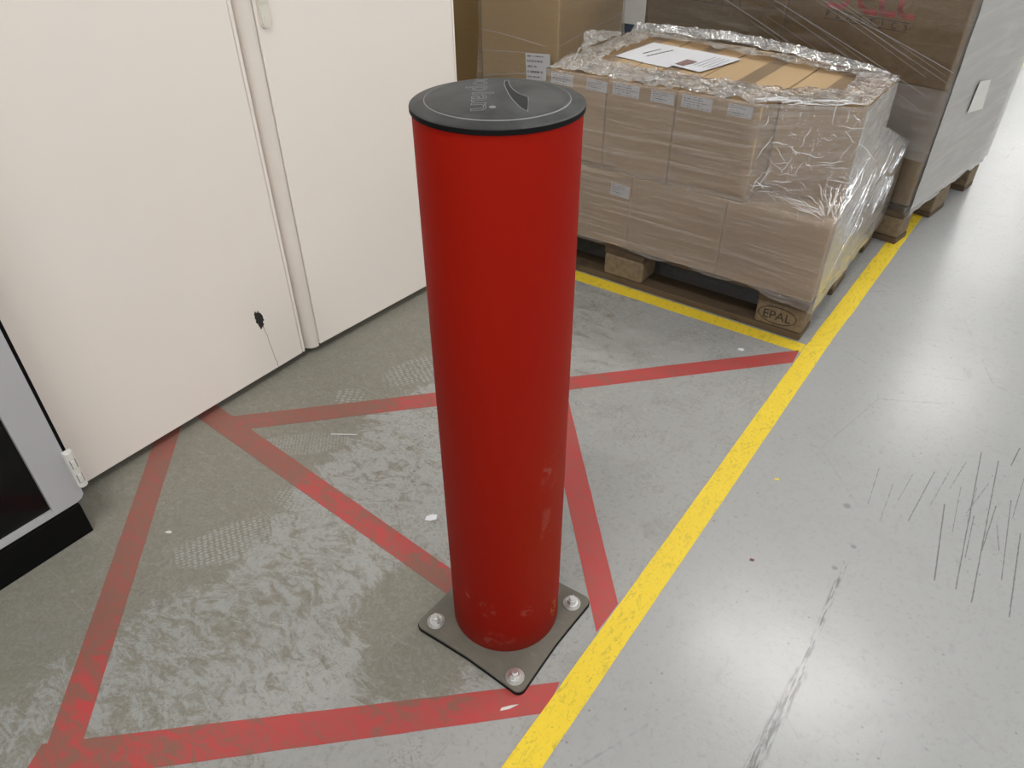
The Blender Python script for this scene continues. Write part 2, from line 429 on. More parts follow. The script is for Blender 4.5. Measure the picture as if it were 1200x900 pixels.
def label_mat(name, rows, seed):
    t = NT(name); uv = t.n('ShaderNodeUVMap').outputs[0]
    s = t.n('ShaderNodeSeparateXYZ'); t.l(uv, s.inputs[0]); U, V = s.outputs[0], s.outputs[1]
    fr = t.math('FRACT', t.math('MULTIPLY', V, rows))
    line = t.math('MULTIPLY', t.mr(fr, 0.30, 0.36, 0, 1), t.mr(fr, 0.72, 0.78, 1, 0))
    row = t.math('FLOOR', t.math('MULTIPLY', V, rows))
    cv = t.n('ShaderNodeCombineXYZ'); t.l(t.math('MULTIPLY', U, 42.0), cv.inputs[0]); t.l(t.math('ADD', t.math('MULTIPLY', row, 7.3), seed), cv.inputs[1])
    gl = t.mr(t.noise(cv.outputs[0], 1.0, 2, 0.7), 0.46, 0.54)
    cv2 = t.n('ShaderNodeCombineXYZ'); t.l(t.math('ADD', t.math('MULTIPLY', row, 3.7), seed), cv2.inputs[0])
    ln = t.mr(t.noise(cv2.outputs[0], 1.0, 0), 0.3, 0.7, 0.45, 0.95)
    inside = t.math('MULTIPLY', t.mr(U, 0.05, 0.06, 0, 1), t.math('LESS_THAN', U, ln))
    ins2 = t.math('MULTIPLY', t.mr(V, 0.08, 0.1, 0, 1), t.mr(V, 0.9, 0.92, 1, 0))
    mk = t.math('MULTIPLY', t.math('MULTIPLY', line, gl), t.math('MULTIPLY', inside, ins2))
    col = t.mix(t.math('MULTIPLY', mk, 0.95), (0.72, 0.72, 0.74), (0.06, 0.06, 0.075))
    return t.done(t.bsdf(col, 0.5, 0, 0.3))
M['label_a'] = label_mat('printed_white_label', 5, 1.3)
M['label_b'] = label_mat('small_printed_label', 5, 9.1)

def film(name, haze, streak, bump_s, rough, tint=(0.86, 0.86, 0.85), stretch=(2.2, 70), spec=1.0):
    """clear stretch film: transparent, a Fresnel gloss with wrinkles, a little milky scatter"""
    t = NT(name)
    uv = t.n('ShaderNodeUVMap').outputs[0]
    at = t.n('ShaderNodeAttribute', attribute_name='crumple').outputs['Fac']
    P = t.pos()
    st = t.noise(t.mapping(uv, (stretch[0], stretch[1], 1), (0, 0, R(4))), 1.0, 5, 0.65, 0.6)
    st2 = t.noise(t.mapping(uv, (9, 60, 1), (0, 0, R(-32))), 1.0, 4, 0.6, 0.4)
    cr = t.math('ABSOLUTE', t.math('SUBTRACT', t.noise(P, 26, 3, 0.55, 0.6), 0.5))
    crf = t.math('ABSOLUTE', t.math('SUBTRACT', t.noise(P, 80, 2, 0.5, 0.4), 0.5))
    h = t.math('ADD', t.math('MULTIPLY', st, 0.55), t.math('MULTIPLY', st2, 0.35))
    h = t.math('ADD', h, t.math('MULTIPLY', at, t.math('ADD', t.math('MULTIPLY', cr, 3.4), t.math('MULTIPLY', crf, 1.0))))
    nm = t.bump(h, bump_s, 0.012)
    fr = t.n('ShaderNodeFresnel'); fr.inputs['IOR'].default_value = 1.5; t.l(nm, fr.inputs['Normal'])
    gl = t.n('ShaderNodeBsdfGlossy'); gl.inputs['Roughness'].default_value = rough; t.l(nm, gl.inputs['Normal'])
    gl.inputs['Color'].default_value = (1, 1, 1, 1)
    tr = t.n('ShaderNodeBsdfTransparent'); tr.inputs[0].default_value = (0.96, 0.96, 0.955, 1)
    df = t.n('ShaderNodeBsdfDiffuse'); df.inputs[0].default_value = (*tint, 1)
    m1 = t.n('ShaderNodeMixShader')
    hz = t.math('ADD', haze, t.math('ADD', t.math('MULTIPLY', t.mr(st, 0.45, 0.75), streak), t.math('MULTIPLY', at, t.mr(cr, 0.0, 0.06, 0.30, 0.0))), clamp=True)  # white added on crumple ridges for glitter
    t.l(hz, m1.inputs[0]); t.l(tr.outputs[0], m1.inputs[1]); t.l(df.outputs[0], m1.inputs[2])
    m2 = t.n('ShaderNodeMixShader')
    ff = t.math('MULTIPLY', t.math('ADD', t.math('MULTIPLY', fr.outputs[0], t.math('ADD', 1.7, t.math('MULTIPLY', at, 1.2))), 0.02), spec, clamp=True)
    t.l(ff, m2.inputs[0]); t.l(m1.outputs[0], m2.inputs[1]); t.l(gl.outputs[0], m2.inputs[2])
    return t.done(m2.outputs[0])
M['film'] = film('clear_stretch_film', 0.075, 0.17, 0.60, 0.07, stretch=(2.4, 95))
M['film_big'] = film('tight_stretch_film', 0.03, 0.08, 0.22, 0.16, stretch=(2.0, 30))
M['film_dull'] = film('dull_stretch_film', 0.03, 0.06, 0.22, 0.35, stretch=(2.0, 30), spec=0.3)
M['film_crease'] = film('glare_white_film_crease', 0.70, 0.2, 0.3, 0.12, tint=(0.95, 0.95, 0.95))  # white in the colour stands for glare on film folds

def lamp_mat():
    t = NT('lamp_diffuser'); e = t.n('ShaderNodeEmission')
    e.inputs[0].default_value = (1.0, 0.975, 0.945, 1); e.inputs[1].default_value = LAMP_STRENGTH
    return t.done(e.outputs[0])
M['lamp'] = lamp_mat()

# ------------------------------------------------------------------ setting
bm = bmesh.new(); box(bm, -7, 9, -9, 34, -0.1, 0.0)
structure(obj('floor', bm, M['floor']))
bm = B(-7, 9, -9, 34, 4.6, 4.7); structure(obj('ceiling', bm, M['ceiling']))
wb = structure(obj('wall_back', B(-2.75, -0.75, 4.0, 4.1, 0.0, 4.6), M['wall_white']))
structure(obj('baseboard_back', B(-2.749, -0.751, 3.990, 3.9995, 0.001, 0.225), M['wall_blue']))
structure(obj('wall_left', B(-2.86, -2.76, -9, 4.1, 0, 4.6), M['wall_white']))

for i, (x, y) in enumerate(LAMP_ROWS):
    L = thing('ceiling_light', 'long white ceiling lamp, ' + ('first', 'second', 'third', 'fourth', 'fifth', 'sixth', 'seventh')[i % 7] + (' of the row above the yellow line' if i < 7 else ' of the row added beyond the open aisle'), 'ceiling light', (x, y, LAMP_Z), 0, 'ceiling lamps over the aisle')
    obj('housing', B(-0.68, 0.68, -0.17, 0.17, 0.0, 0.08), M['brush_metal'], L)
    obj('diffuser', B(-0.66, 0.66, -0.15, 0.15, -0.012, -0.001), M['lamp'], L)
    for s in (-0.5, 0.5):
        b_ = bmesh.new(); tube(b_, [(s, 0, 0.08), (s, 0, 0.6)], 0.006, 6); obj('hanger', b_, M['brush_metal'], L)

# ------------------------------------------------------------------ floor tapes
def strip(name, a, b, w, z0, z1, mat, label, end_a=None, end_b=None, n=24, wav=0.0009):
    """tape from a to b; end_a / end_b are two explicit end corners (left, right)"""
    a = Vector(a); b = Vector(b); d = (b - a); nrm = Vector((-d.y, d.x)).normalized()
    la, ra = (Vector(q) for q in end_a) if end_a else (a + nrm * w / 2, a - nrm * w / 2)
    lb, rb = (Vector(q) for q in end_b) if end_b else (b + nrm * w / 2, b - nrm * w / 2)
    org = (a + b) / 2
    bm = bmesh.new(); rows = []
    for i in range(n + 1):
        k = i / n; l = la.lerp(lb, k); r = ra.lerp(rb, k)
        sd = a.x * 7 + b.y * 3
        if 0 < i < n:
            l = l + nrm * wav * fbm(k * 20, sd, 0.3); r = r + nrm * wav * fbm(k * 20, sd, 4.3)
        rows.append([bm.verts.new((q.x - org.x, q.y - org.y, z)) for q in (l, r) for z in (0, z1 - z0)])
    for p, q in zip(rows, rows[1:]):
        bm.faces.new((p[1], q[1], q[3], p[3])); bm.faces.new((p[0], p[2], q[2], q[0]))
        bm.faces.new((p[0], q[0], q[1], p[1])); bm.faces.new((p[2], p[3], q[3], q[2]))
    bm.faces.new((rows[0][0], rows[0][1], rows[0][3], rows[0][2])); bm.faces.new((rows[-1][0], rows[-1][2], rows[-1][3], rows[-1][1]))
    bmesh.ops.recalc_face_normals(bm, faces=bm.faces)
    o = obj(name, bm, mat, loc=(org.x, org.y, z0))
    return tag(o, label, 'floor tape')

T = 0.0006
strip('red_floor_tape', (-1.03, -0.055), (-0.422, -0.664), .055, T * .1, T, M['red_tape'],
      'faded red floor tape from under the cream cabinet to the lower left corner', end_b=((-0.402, -0.644), (-0.444, -0.684)))
strip('red_floor_tape', (-0.455, -0.695), (0.173, -0.10), .055, T * .1, T * 1.3, M['red_tape'],
      'red floor tape in front of the bollard plate, running to the yellow line',
      end_a=((-0.475, -0.665), (-0.44, -0.725)), end_b=((0.168, -0.068), (0.180, -0.130)))
strip('red_floor_tape', (-1.03, 0.01), (-0.095, 0.0), .06, T * .1, T * 1.2, M['red_tape'],
      'red floor tape running diagonally from the cream cabinet to the bollard plate', end_a=((-1.06, 0.072), (-1.08, 0.012)), end_b=((-0.135, 0.012), (-0.105, -0.040)))
strip('red_floor_tape', (-0.93, 0.02), (0.175, 1.18), .055, T * .1, T, M['red_tape'],
      'long red floor tape passing behind the bollard towards the front of the wrapped pallet', end_a=((-0.975, 0.02), (-0.89, 0.022)), end_b=((0.172, 1.222), (0.178, 1.150)))
strip('red_floor_tape', (-0.30, 0.60), (0.166, 0.09), .055, T * .1, T * 1.3, M['red_tape'],
      'short dirty red floor tape right of the bollard, ending at the yellow line', end_a=((-0.262, 0.640), (-0.305, 0.595)), end_b=((0.172, 0.138), (0.170, 0.058)))
strip('yellow_floor_tape', (0.2, -1.2), (0.207, 1.270), .053, T * .1, T * 1.6, M['yellow_tape'],
      'long bright yellow floor tape along the aisle beside the red bollard', end_a=((0.166, -1.2), (0.220, -1.2)), end_b=((0.181, 1.262), (0.234, 1.293)), n=60)
strip('yellow_floor_tape', (0.208, 1.275), (0.232, 2.40), .052, T * .1, T * 1.6, M['yellow_tape'],
      'dirtier yellow floor tape beside the wrapped pallet, continuing the aisle line', end_a=((0.1815, 1.2635), (0.2345, 1.2945)), end_b=((0.212, 2.52), (0.264, 2.50)), n=40, wav=.002)
strip('yellow_floor_tape', (-1.15, 1.235), (0.18, 1.237), .05, T * .1, T, M['yellow_tape'],
      'yellow floor tape across the front of the wrapped pallet', end_a=((-1.15, 1.262), (-1.15, 1.202)), end_b=((0.179, 1.262), (0.179, 1.212)), n=30)
# worn far line: small remnants of tape
fb = bmesh.new()
rr = random.Random(3)
for i in range(80):
    y = 4.0 + i * 0.055 + rr.uniform(-.015, .015); x = 0.265 + rr.uniform(-.012, .012); a = rr.uniform(.012, .030); b_ = rr.uniform(.010, .024)
    prism(fb, [(x + a * cos(k * pi / 3 + .3) * rr.uniform(.7, 1.1), y - 6 + b_ * sin(k * pi / 3 + .3) * rr.uniform(.7, 1.1)) for k in range(6)], 0, T)
o = obj('yellow_floor_tape', fb, M['yellow_tape'], loc=(0, 6, .0001)); tag(o, 'worn broken yellow floor line far down the aisle behind the tall wrapped cartons', 'floor tape'); o['kind'] = 'stuff'

# ------------------------------------------------------------------ text helper
def text_bm(body, size, ext=0.0, outline=0.0, align='CENTER', spacing=1.0, sx=1.0):
    cu = bpy.data.curves.new('lettering', 'FONT'); cu.body = body; cu.size = size; cu.align_x = align
    cu.space_character = spacing
    cu.resolution_u = 3
    if outline:
        cu.fill_mode = 'NONE'; cu.bevel_depth = outline; cu.bevel_resolution = 0
    else:
        cu.extrude = ext
    o = bpy.data.objects.new('lettering', cu); COL.objects.link(o)
    bpy.context.view_layer.update()
    dg = bpy.context.evaluated_depsgraph_get()
    me = bpy.data.meshes.new_from_object(o.evaluated_get(dg))
    bm = bmesh.new(); bm.from_mesh(me)
    bpy.data.objects.remove(o); bpy.data.meshes.remove(me); bpy.data.curves.remove(cu)
    return bm

# ------------------------------------------------------------------ bollard
HB = 0.955
bol = thing('bollard', 'red round impact bollard with dark cap bolted to the floor', 'bollard', (0, 0, 0))
bm = bmesh.new()
lathe(bm, [(0.096, 0.011), (0.1003, 0.013), (0.1003, HB - .002), (0.1003, HB + .0005)], 128)
obj('post', bm, M['red'], bol, True)
# cap dome
def capz(r):
    if r > .085: return .9620 + (.1025 - r) / (.1025 - .085) * .0040
    return .966 + .0062 * (1 - (r / .085) ** 2)
bm = bmesh.new()
prof = [(0.1024, .9616)] + [(r, capz(r)) for r in (.1015, .098, .094, .090, .0868)] + [(.0858, .9658), (.0850, .9658), (.0842, .9668)] + [(r, capz(r)) for r in (.08, .07, .06, .05, .04, .03, .02, .01)] + [(0, capz(0))]
lathe(bm, prof, 128)
cap = obj('cap', bm, M['cap'], bol, True)
bm = bmesh.new(); lathe(bm, [(.098, .9555), (.1024, .9556), (.1027, .9562), (.1027, .9606), (.1022, .9615)], 128)
obj('cap_rim', bm, M['rubber'], cap, False)['label'] = 'black rubber rim'  # black for clean rubber, with the upright side's shade in the colour
bm = bmesh.new(); lathe(bm, [(.0856, .9656), (.0854, .9663), (.0846, .9668), (.0840, .9664)], 128)
obj('cap_ring', bm, M['cap_line'], cap, True)
# lettering, baseline runs away-to-near along r, letters' tops towards the aisle
rd = Vector((0.595, -0.804)); up = Vector((0.804, 0.595)); E = Vector((0.0118, -0.0645))
tb = text_bm('boplan', 0.036, outline=0.00045, align='LEFT')
xs = [v.co.x for v in tb.verts]; x0, x1 = min(xs), max(xs)
for v in tb.verts:
    k = (v.co.x - x1) / (x1 - x0) * 0.150
    q = E + rd * k + up * v.co.y
    v.co = Vector((q.x, q.y, capz(q.length) + v.co.z * .6 + .0001))
obj('cap_lettering', tb, M['cap_line'], cap)
sw = [(-.0295, .0555), (-.0167, .0363), (.0052, .0115), (.0281, -.0103), (.051, -.026), (.0629, -.0292), (.0383, .007), (.019, .0125), (-.0043, .0313), (-.0276, .0592)]
# subdivide the swoosh outline
def smooth_path(p, n=4):
    out = []
    for i in range(len(p) - 1):
        p0, p1, p2, p3 = (Vector(p[max(i - 1, 0)]), Vector(p[i]), Vector(p[i + 1]), Vector(p[min(i + 2, len(p) - 1)]))
        for k in range(n):
            s = k / n
            out.append(0.5 * ((2 * p1) + (p2 - p0) * s + (2 * p0 - 5 * p1 + 4 * p2 - p3) * s * s + (3 * p1 - p0 - 3 * p2 + p3) * s ** 3))
    out.append(Vector(p[-1])); return out
left = smooth_path(sw[:6]); right = smooth_path(sw[6:])
loop = left + right + [left[0]]
bm = bmesh.new()
for i in range(len(loop) - 1):
    a, b = loop[i], loop[i + 1]
    if (a - b).length < 1e-6: continue
    tube(bm, [(a.x, a.y, capz(a.length) + .0002), (b.x, b.y, capz(b.length) + .0002)], .00055, 5)
obj('cap_emblem', bm, M['cap_line'], cap)
bm = bmesh.new()
vl = left; nn = len(vl); rv = right[::-1]
rv = [rv[int(round(i * (len(rv) - 1) / (nn - 1)))] for i in range(nn)]
K_ = 6
gr = [[bm.verts.new((q.x, q.y, capz(q.length) + .00030)) for q in (p.lerp(r, k / K_) for k in range(K_ + 1))] for p, r in zip(vl, rv)]
for a_, b_ in zip(gr, gr[1:]):
    for k in range(K_):
        bm.faces.new((a_[k], b_[k], b_[k + 1], a_[k + 1]))
bmesh.ops.recalc_face_normals(bm, faces=bm.faces)
M['cap_dark'] = plain('smooth_dark_rubber', (0.026, 0.027, 0.028), 0.6, spec=0.25)
obj('emblem_field', bm, M['cap_dark'], cap)
bm = bmesh.new(); bmesh.ops.create_uvsphere(bm, u_segments=10, v_segments=6, radius=.0042); xform(bm, Matrix.Translation((.0256, -.0436, capz(.05))) @ Matrix.Diagonal((1, 1, .35, 1)))
obj('moulding_pip', bm, M['cap_line'], cap, True)
# base plate with rounded corners
def rrect(hw, r, cx=0, cy=0, n=6, pinch=0.0):
    pts = []
    for k, (sx, sy) in enumerate(((1, 1), (-1, 1), (-1, -1), (1, -1))):
        for i in range(n + 1):
            a = k * pi / 2 + i / n * pi / 2
            pts.append((cx + sx * (hw - r) + r * cos(a), cy + sy * (hw - r) + r * sin(a)))
        # slight inward bow of each side
        if pinch:
            nx, ny = ((0, 1), (-1, 0), (0, -1), (1, 0))[k]
            tx, ty = -ny, nx
            for s in (-.5, 0, .5):
                pts.append((cx + nx * (hw - pinch * (1 - abs(s))) + tx * s * hw, cy + ny * (hw - pinch * (1 - abs(s))) + ty * s * hw))
    return pts
PC = (0.006, -0.012)
bm = bmesh.new(); prism(bm, rrect(.1215, .014, *PC, pinch=.004), .0072, .0112)
obj('base_plate', bm, M['plate'], bol)
bm = bmesh.new(); prism(bm, rrect(.1228, .015, *PC, pinch=.004), .0012, .0071)
obj('base_gasket', bm, M['rubber'], bol)['label'] = 'black rubber edge under the plate'
def bolt_parts(parent, x, y, rot):
    h = bmesh.new()
    prism(h, [(.0094 * cos(k * pi / 3), .0094 * sin(k * pi / 3)) for k in range(6)], .0165, .0255)
    lathe(h, [(0.0118, .0142), (.0118, .0165), (.0088, .0167)], 24)
    lathe(h, [(0.0056, .0254), (.0056, .0285), (.0048, .0294), (0, .0294)], 16)
    b_ = obj('bolt', h, M['steel'], parent, loc=(x, y, 0)); b_.rotation_euler.z = rot
    w = bmesh.new(); lathe(w, [(.0, .0112), (.0170, .0112), (.0172, .0126), (.0166, .0134), (.0145, .0136), (.0138, .0144), (0, .0144)], 28)
    obj('washer', w, M['washer'], b_)
for x, y, r_ in ((-.088, -.106, .3), (.101, -.112, .1), (.101, .079, .7), (-.089, .079, 0.2)):
    bolt_parts(bol, x, y, r_)

# ------------------------------------------------------------------ cream cabinet
cabn = thing('steel_cabinet', 'tall cream steel cabinet with two flat doors behind the bollard', 'cabinet', (-1.0, 0.40, 0))
def C_(x0, x1, y0, y1, z0, z1, **k):
    return B(x0 + 1.0, x1 + 1.0, y0 - .4, y1 - .4, z0, z1, **k)
obj('body', C_(-1.55, -1.053, -0.325, 1.035, .055, 1.95, bev=.003), M['cream'], cabn)
obj('plinth', C_(-1.53, -1.075, -0.32, 1.025, 0.0, .054), M['black'], cabn)
dl = obj('door', C_(-1.012, -.982, -0.322, 0.3500, .0225, 1.94, bev=.0015), M['cream'], cabn)
obj('edge_strip', C_(-1.014, -.982, 0.3518, 0.3612, .0225, 1.94, bev=.002), M['cream'], dl)
# rounded post between the doors
bm = bmesh.new()
prof = [(-1.040 + .063 * sin(R(100 * i / 14)), .362 + .0460 * (1 - cos(R(90 * i / 14))) ** .8) for i in range(15)] + [(-1.052, .408), (-1.052, .362)]
prism(bm, [(x + 1.0, y - .4) for x, y in prof], .0175, 1.93)
bmesh.ops.recalc_face_normals(bm, faces=bm.faces)
obj('post', bm, M['cream_dark'], cabn, True)
for p in cabn.children:
    if p.name.startswith('post'):
        for f in p.data.polygons: f.use_smooth = False
# right door a touch ajar (its far edge stands out)
dang = -R(3.6)
dr = obj('door', B(0, .026, 0.0, .626, .0238, 1.94, bev=.0015), M['cream'], cabn, loc=(-.999 + 1.0, .4115 - .4, 0)); dr.rotation_euler.z = dang
obj('edge_strip', B(0.0, .026, .6275, .635, .0238, 1.94, bev=.0015), M['cream'], dr)
# latch plate on the right door
hb = bmesh.new()
pts = []
for i in range(13):
    a = pi + pi * i / 12; pts.append((.0135 * cos(a), .012 + .0135 * sin(a)))
for i in range(13):
    a = pi * i / 12; pts.append((.0135 * cos(a), .160 + .0135 * sin(a)))
prism(hb, pts, 0, .0055)
prism(hb, [(x * .84, .086 + (y - .086) * .972) for x, y in pts], .0054, .0080)
Mh = Matrix(((0, 0, 1, .0262), (1, 0, 0, .0205), (0, 1, 0, .868), (0, 0, 0, 1)))
xform(hb, Mh); obj('latch', hb, M['latch'], dr, False)
for z in (.052, .060, .068):
    obj('latch_rib', xform(B(-.0095, .0095, z, z + .0028, .0079, .0102), Mh), M['latch'], dr)
rb = bmesh.new(); lathe(rb, [(.0064, .0079), (.0064, .0094), (.0, .0096)], 16)
xform(rb, Mh @ Matrix.Translation((0, .020, 0))); obj('latch_screw', rb, M['latch'], dr)
# dented chip with a crack running to the bottom edge
ch = bmesh.new(); rg = random.Random(5)
pts = []
for i in range(28):
    a = 2 * pi * i / 28; rr_ = 1 + .28 * noise.noise(Vector((cos(a) * 2.2, sin(a) * 2.2, 3))) + rg.uniform(-.22, .22)
    pts.append((.0115 * cos(a) * rr_ - .004 * sin(a), .026 * sin(a) * rr_))
prism(ch, pts, 0, .0005)
Mc = Matrix(((0, 0, 1, .0179), (1, 0, 0, .2395 - .4), (0, 1, 0, .1895), (0, 0, 0, 1)))
xform(ch, Mc); obj('paint_chip', ch, M['chip_dark'], dl)['label'] = 'black dented chip in the paint'
cr = bmesh.new()
p = [(.2655, .146), (.2675, .130), (.2705, .118), (.2715, .095), (.2745, .074), (.2765, .045), (.2800, .032), (.2805, .022)]
tube(cr, [(.0178, y - .0185 - .4, z + (.016 if z > .1 else .010 if z > .03 else .003)) for y, z in p], .0007, 5)
M['crack'] = plain('grey_hairline', (0.20, 0.17, 0.15), 0.6)
obj('crack', cr, M['crack'], dl)

# ------------------------------------------------------------------ grey glass-door cabinet at the left
mc = thing('glass_door_cabinet', 'grey cabinet with a dark glass door and black plinth at the left edge', 'cabinet', (-1.1, -.72, 0))
def G_(x0, x1, y0, y1, z0, z1, **k):
    return B(x0 + 1.1, x1 + 1.1, y0 + .72, y1 + .72, z0, z1, **k)
obj('plinth', G_(-1.42, -.855, -1.10, -.360, 0.0, .082, bev=.001), M['black'], mc)
bm = G_(-1.42, -.885, -.366, -.3455, .083, 1.80)
box(bm, -.32, .215, -.38, -.36, .083, 1.80); box(bm, -.32, -.30, -.36, .354, .083, 1.80)
box(bm, -.30, .215, -.36, .354, .083, .10); box(bm, -.30, .215, -.36, .354, 1.78, 1.80)
obj('body', bm, M['grey_paint'], mc)
bm = B(-.29, -.285, -.35, .345, .105, 1.77); box(bm, -.285, .17, -.35, -.345, .105, 1.77); box(bm, -.285, .17, .340, .345, .105, 1.77); box(bm, -.285, .17, -.345, .34, .101, .106)
obj('lining', bm, M['dark_inside'], mc)
bm = bmesh.new(); box(bm, .05, .17, -.34, .335, .50, .515); obj('shelf', bm, M['dark_inside'], mc)
# door frame: right stile with the rounded lower corner
df = bmesh.new()
def fy(y): return y + .72
pts = [(fy(-.4085), .086), (fy(-.362), .086), (fy(-.351), .0895), (fy(-.3445), .098), (fy(-.3435), .108), (fy(-.3435), 1.79), (fy(-.4085), 1.79)]
prism(df, pts, 0, .022)
prism(df, [(fy(-1.10), .086), (fy(-.4087), .086), (fy(-.4087), .098), (fy(-1.10), .098)], 0, .022)
prism(df, [(fy(-1.10), 1.72), (fy(-.4087), 1.72), (fy(-.4087), 1.79), (fy(-1.10), 1.79)], 0, .022)
prism(df, [(fy(-1.10), .0982), (fy(-1.035), .0982), (fy(-1.035), 1.7198), (fy(-1.10), 1.7198)], 0, .022)
bmesh.ops.recalc_face_normals(df, faces=df.faces)
xform(df, Matrix(((0, 0, 1, -.882 + 1.1), (1, 0, 0, 0), (0, 1, 0, 0), (0, 0, 0, 1))))
dfo = obj('door_frame', df, M['grey_paint'], mc)
obj('glass_pane', G_(-.876, -.871, -1.034, -.409, .0985, 1.7195), M['glass'], mc)
obj('dark_gap_strip', G_(-.8845, -.8745, -.3433, -.3330, .12, 1.78), M['black'], mc)  # black strip added to draw the dark gap beside the cream cabinet
# hinge
hg = bmesh.new()
prism(hg, [(0, 0), (.012, 0), (.0165, .004), (.0165, .012), (.012, .018), (0, .018)], 0, .094)
bmesh.ops.bevel(hg, geom=list(hg.edges), offset=.0012, segments=1, affect='EDGES')
hgo = obj('hinge', hg, M['white_plastic'], mc, loc=(-.862 + 1.1, fy(-.3475), .122))
for z0 in (.016, .055):
    k = bmesh.new()
    box(k, .0162, .0185, .0035, .0125, z0, z0 + .020, bev=.002, seg=2)
    obj('knuckle', k, M['white_plastic'], hgo)
    k = bmesh.new()
    tube(k, [(.0168, .0030, z0 + .021), (.0172, .0030, z0), (.0172, .0135, z0), (.0168, .0135, z0 + .021)], .0006, 5)
    obj('hinge_groove', k, M['ink'], hgo)

# ------------------------------------------------------------------ pallets
def make_pallet(label, loc, rz, epal=False):
    """front right corner at loc; x runs to the left (negative), y to the back"""
    p = thing('wooden_pallet', label, 'pallet', loc, rz, None)
    for k, (y0, w) in enumerate(((0, .1), (.3275, .145), (.7, .1))):
        obj('bottom_board', B(-1.2, 0, y0, y0 + w, .0012, .022, bev=.002), M['wood'], p)
    for j, (y0, w) in enumerate(((0, .1), (.3275, .145), (.7, .1))):
        for i, x0 in enumerate((-.145, -.6725, -1.2)):
            b_ = bmesh.new(); box(b_, x0, x0 + .145, y0, y0 + w, .0222, .0998, bev=.009 if j == 0 else .005, seg=2)
            bo = obj('block', b_, M['block'], p)
            if epal and i == 0 and j == 0:
                t_ = text_bm('EPAL', .040, ext=.0004)
                xs_ = [v.co.x for v in t_.verts]; c_ = (min(xs_) + max(xs_)) / 2
                # oval ring
                n_ = 40
                for k in range(n_):
                    a, b2 = 2 * pi * k / n_, 2 * pi * (k + 1) / n_
                    q = [(.058 * cos(a), .0285 * sin(a)), (.058 * cos(b2), .0285 * sin(b2)), (.0555 * cos(b2), .0262 * sin(b2)), (.0555 * cos(a), .0262 * sin(a))]
                    prism(t_, [(x + c_, y + .0145) for x, y in q], -.0004, .0004)
                xform(t_, Matrix(((1, 0, 0, -.078 - c_), (0, 0, -1, -.0006), (0, 1, 0, .0468), (0, 0, 0, 1))))
                obj('burned_mark', t_, M['ink_brown'], bo)['label'] = 'burned oval mark reading EPAL'
    for i, x0 in enumerate((-.145, -.6725, -1.2)):
        obj('stringer_board', B(x0, x0 + .145, 0, .8, .1, .1218, bev=.002), M['wood'], p)
    for y0, w in ((0, .145), (.187, .1), (.3275, .145), (.513, .1), (.655, .145)):
        obj('deck_board', B(-1.2, 0, y0, y0 + w, .122, .1438, bev=.002), M['wood'], p)
    return p
P1 = (0.155, 1.268, 0)
make_pallet('wooden pallet with a burned oval mark under the low wrapped cartons', P1, 0, True)
A2 = -R(9.5)
P2 = (0.232, 2.108, 0)
make_pallet('wooden pallet under the tall wrapped cartons at the back right', P2, A2)
P3 = (-1.275, 2.13, 0)
make_pallet('wooden pallet under the wrapped cartons between cream cabinet and back wall', P3, 0)

# ------------------------------------------------------------------ cartons
def face_label(parent, mat, x0, x1, z0, z1, y, tilt=0.0, name='shipping_label', side=None):
    """thin sticker on the front (-Y) face, or on a +X face when side is given"""
    bm = bmesh.new(); uvl = bm.loops.layers.uv.new('UVMap')
    q = [(x0, z0), (x1, z0), (x1, z1), (x0, z1)]; c = Vector(((x0 + x1) / 2, (z0 + z1) / 2))
    pr = []
    for a, b in q:
        d = Vector((a, b)) - c; pr.append((c.x + d.x * cos(tilt) - d.y * sin(tilt), c.y + d.x * sin(tilt) + d.y * cos(tilt)))
    def V(a, b, o):
        return (a, y - o, b) if side is None else (side + o, a, b)
    f = [bm.verts.new(V(a, b, .0008)) for a, b in pr]; g = [bm.verts.new(V(a, b, .0002)) for a, b in pr]
    fc = bm.faces.new(f)
    for l, uvc in zip(fc.loops, ((0, 0), (1, 0), (1, 1), (0, 1))): l[uvl].uv = uvc
    for i in range(4):
        bm.faces.new((g[i], g[(i + 1) % 4], f[(i + 1) % 4], f[i]))
    bmesh.ops.recalc_face_normals(bm, faces=bm.faces)
    return obj(name, bm, mat, parent)

def carton(label, x0, x1, y0, y1, z0, z1, mat='card', loc=None, rz=0.0, group=None, top=True, gap=.004, cat='carton'):
    """dimensions relative to loc (or world); origin at the bottom centre"""
    cx, cy = (x0 + x1) / 2, (y0 + y1) / 2
    base = Vector(loc) if loc else Vector((0, 0, 0))
    q = Matrix.Rotation(rz, 3, 'Z') @ Vector((cx, cy, 0)) + base
    r = thing('cardboard_carton', label, cat, (q.x, q.y, z0), rz, group)
    hx, hy, h = (x1 - x0) / 2, (y1 - y0) / 2, z1 - z0
    hh = h - (.0042 if top else 0)
    obj('box_body', B(-hx, hx, -hy, hy, 0.0008, hh, bev=.0025, seg=2), M[mat], r)
    if top:
        for s in (-1, 1):
            a, b = (gap / 2, hx - .001) if s > 0 else (-hx + .001, -gap / 2)
            obj('flap', B(a, b, -hy + .001, hy - .001, hh + .0002, h, bev=.0012), M[mat], r)
        obj('packing_tape', B(-.025, .025, -hy + .004, hy - .004, h + .0001, h + .0005), M['packing_tape'], r)
    return r, hx, hy, h

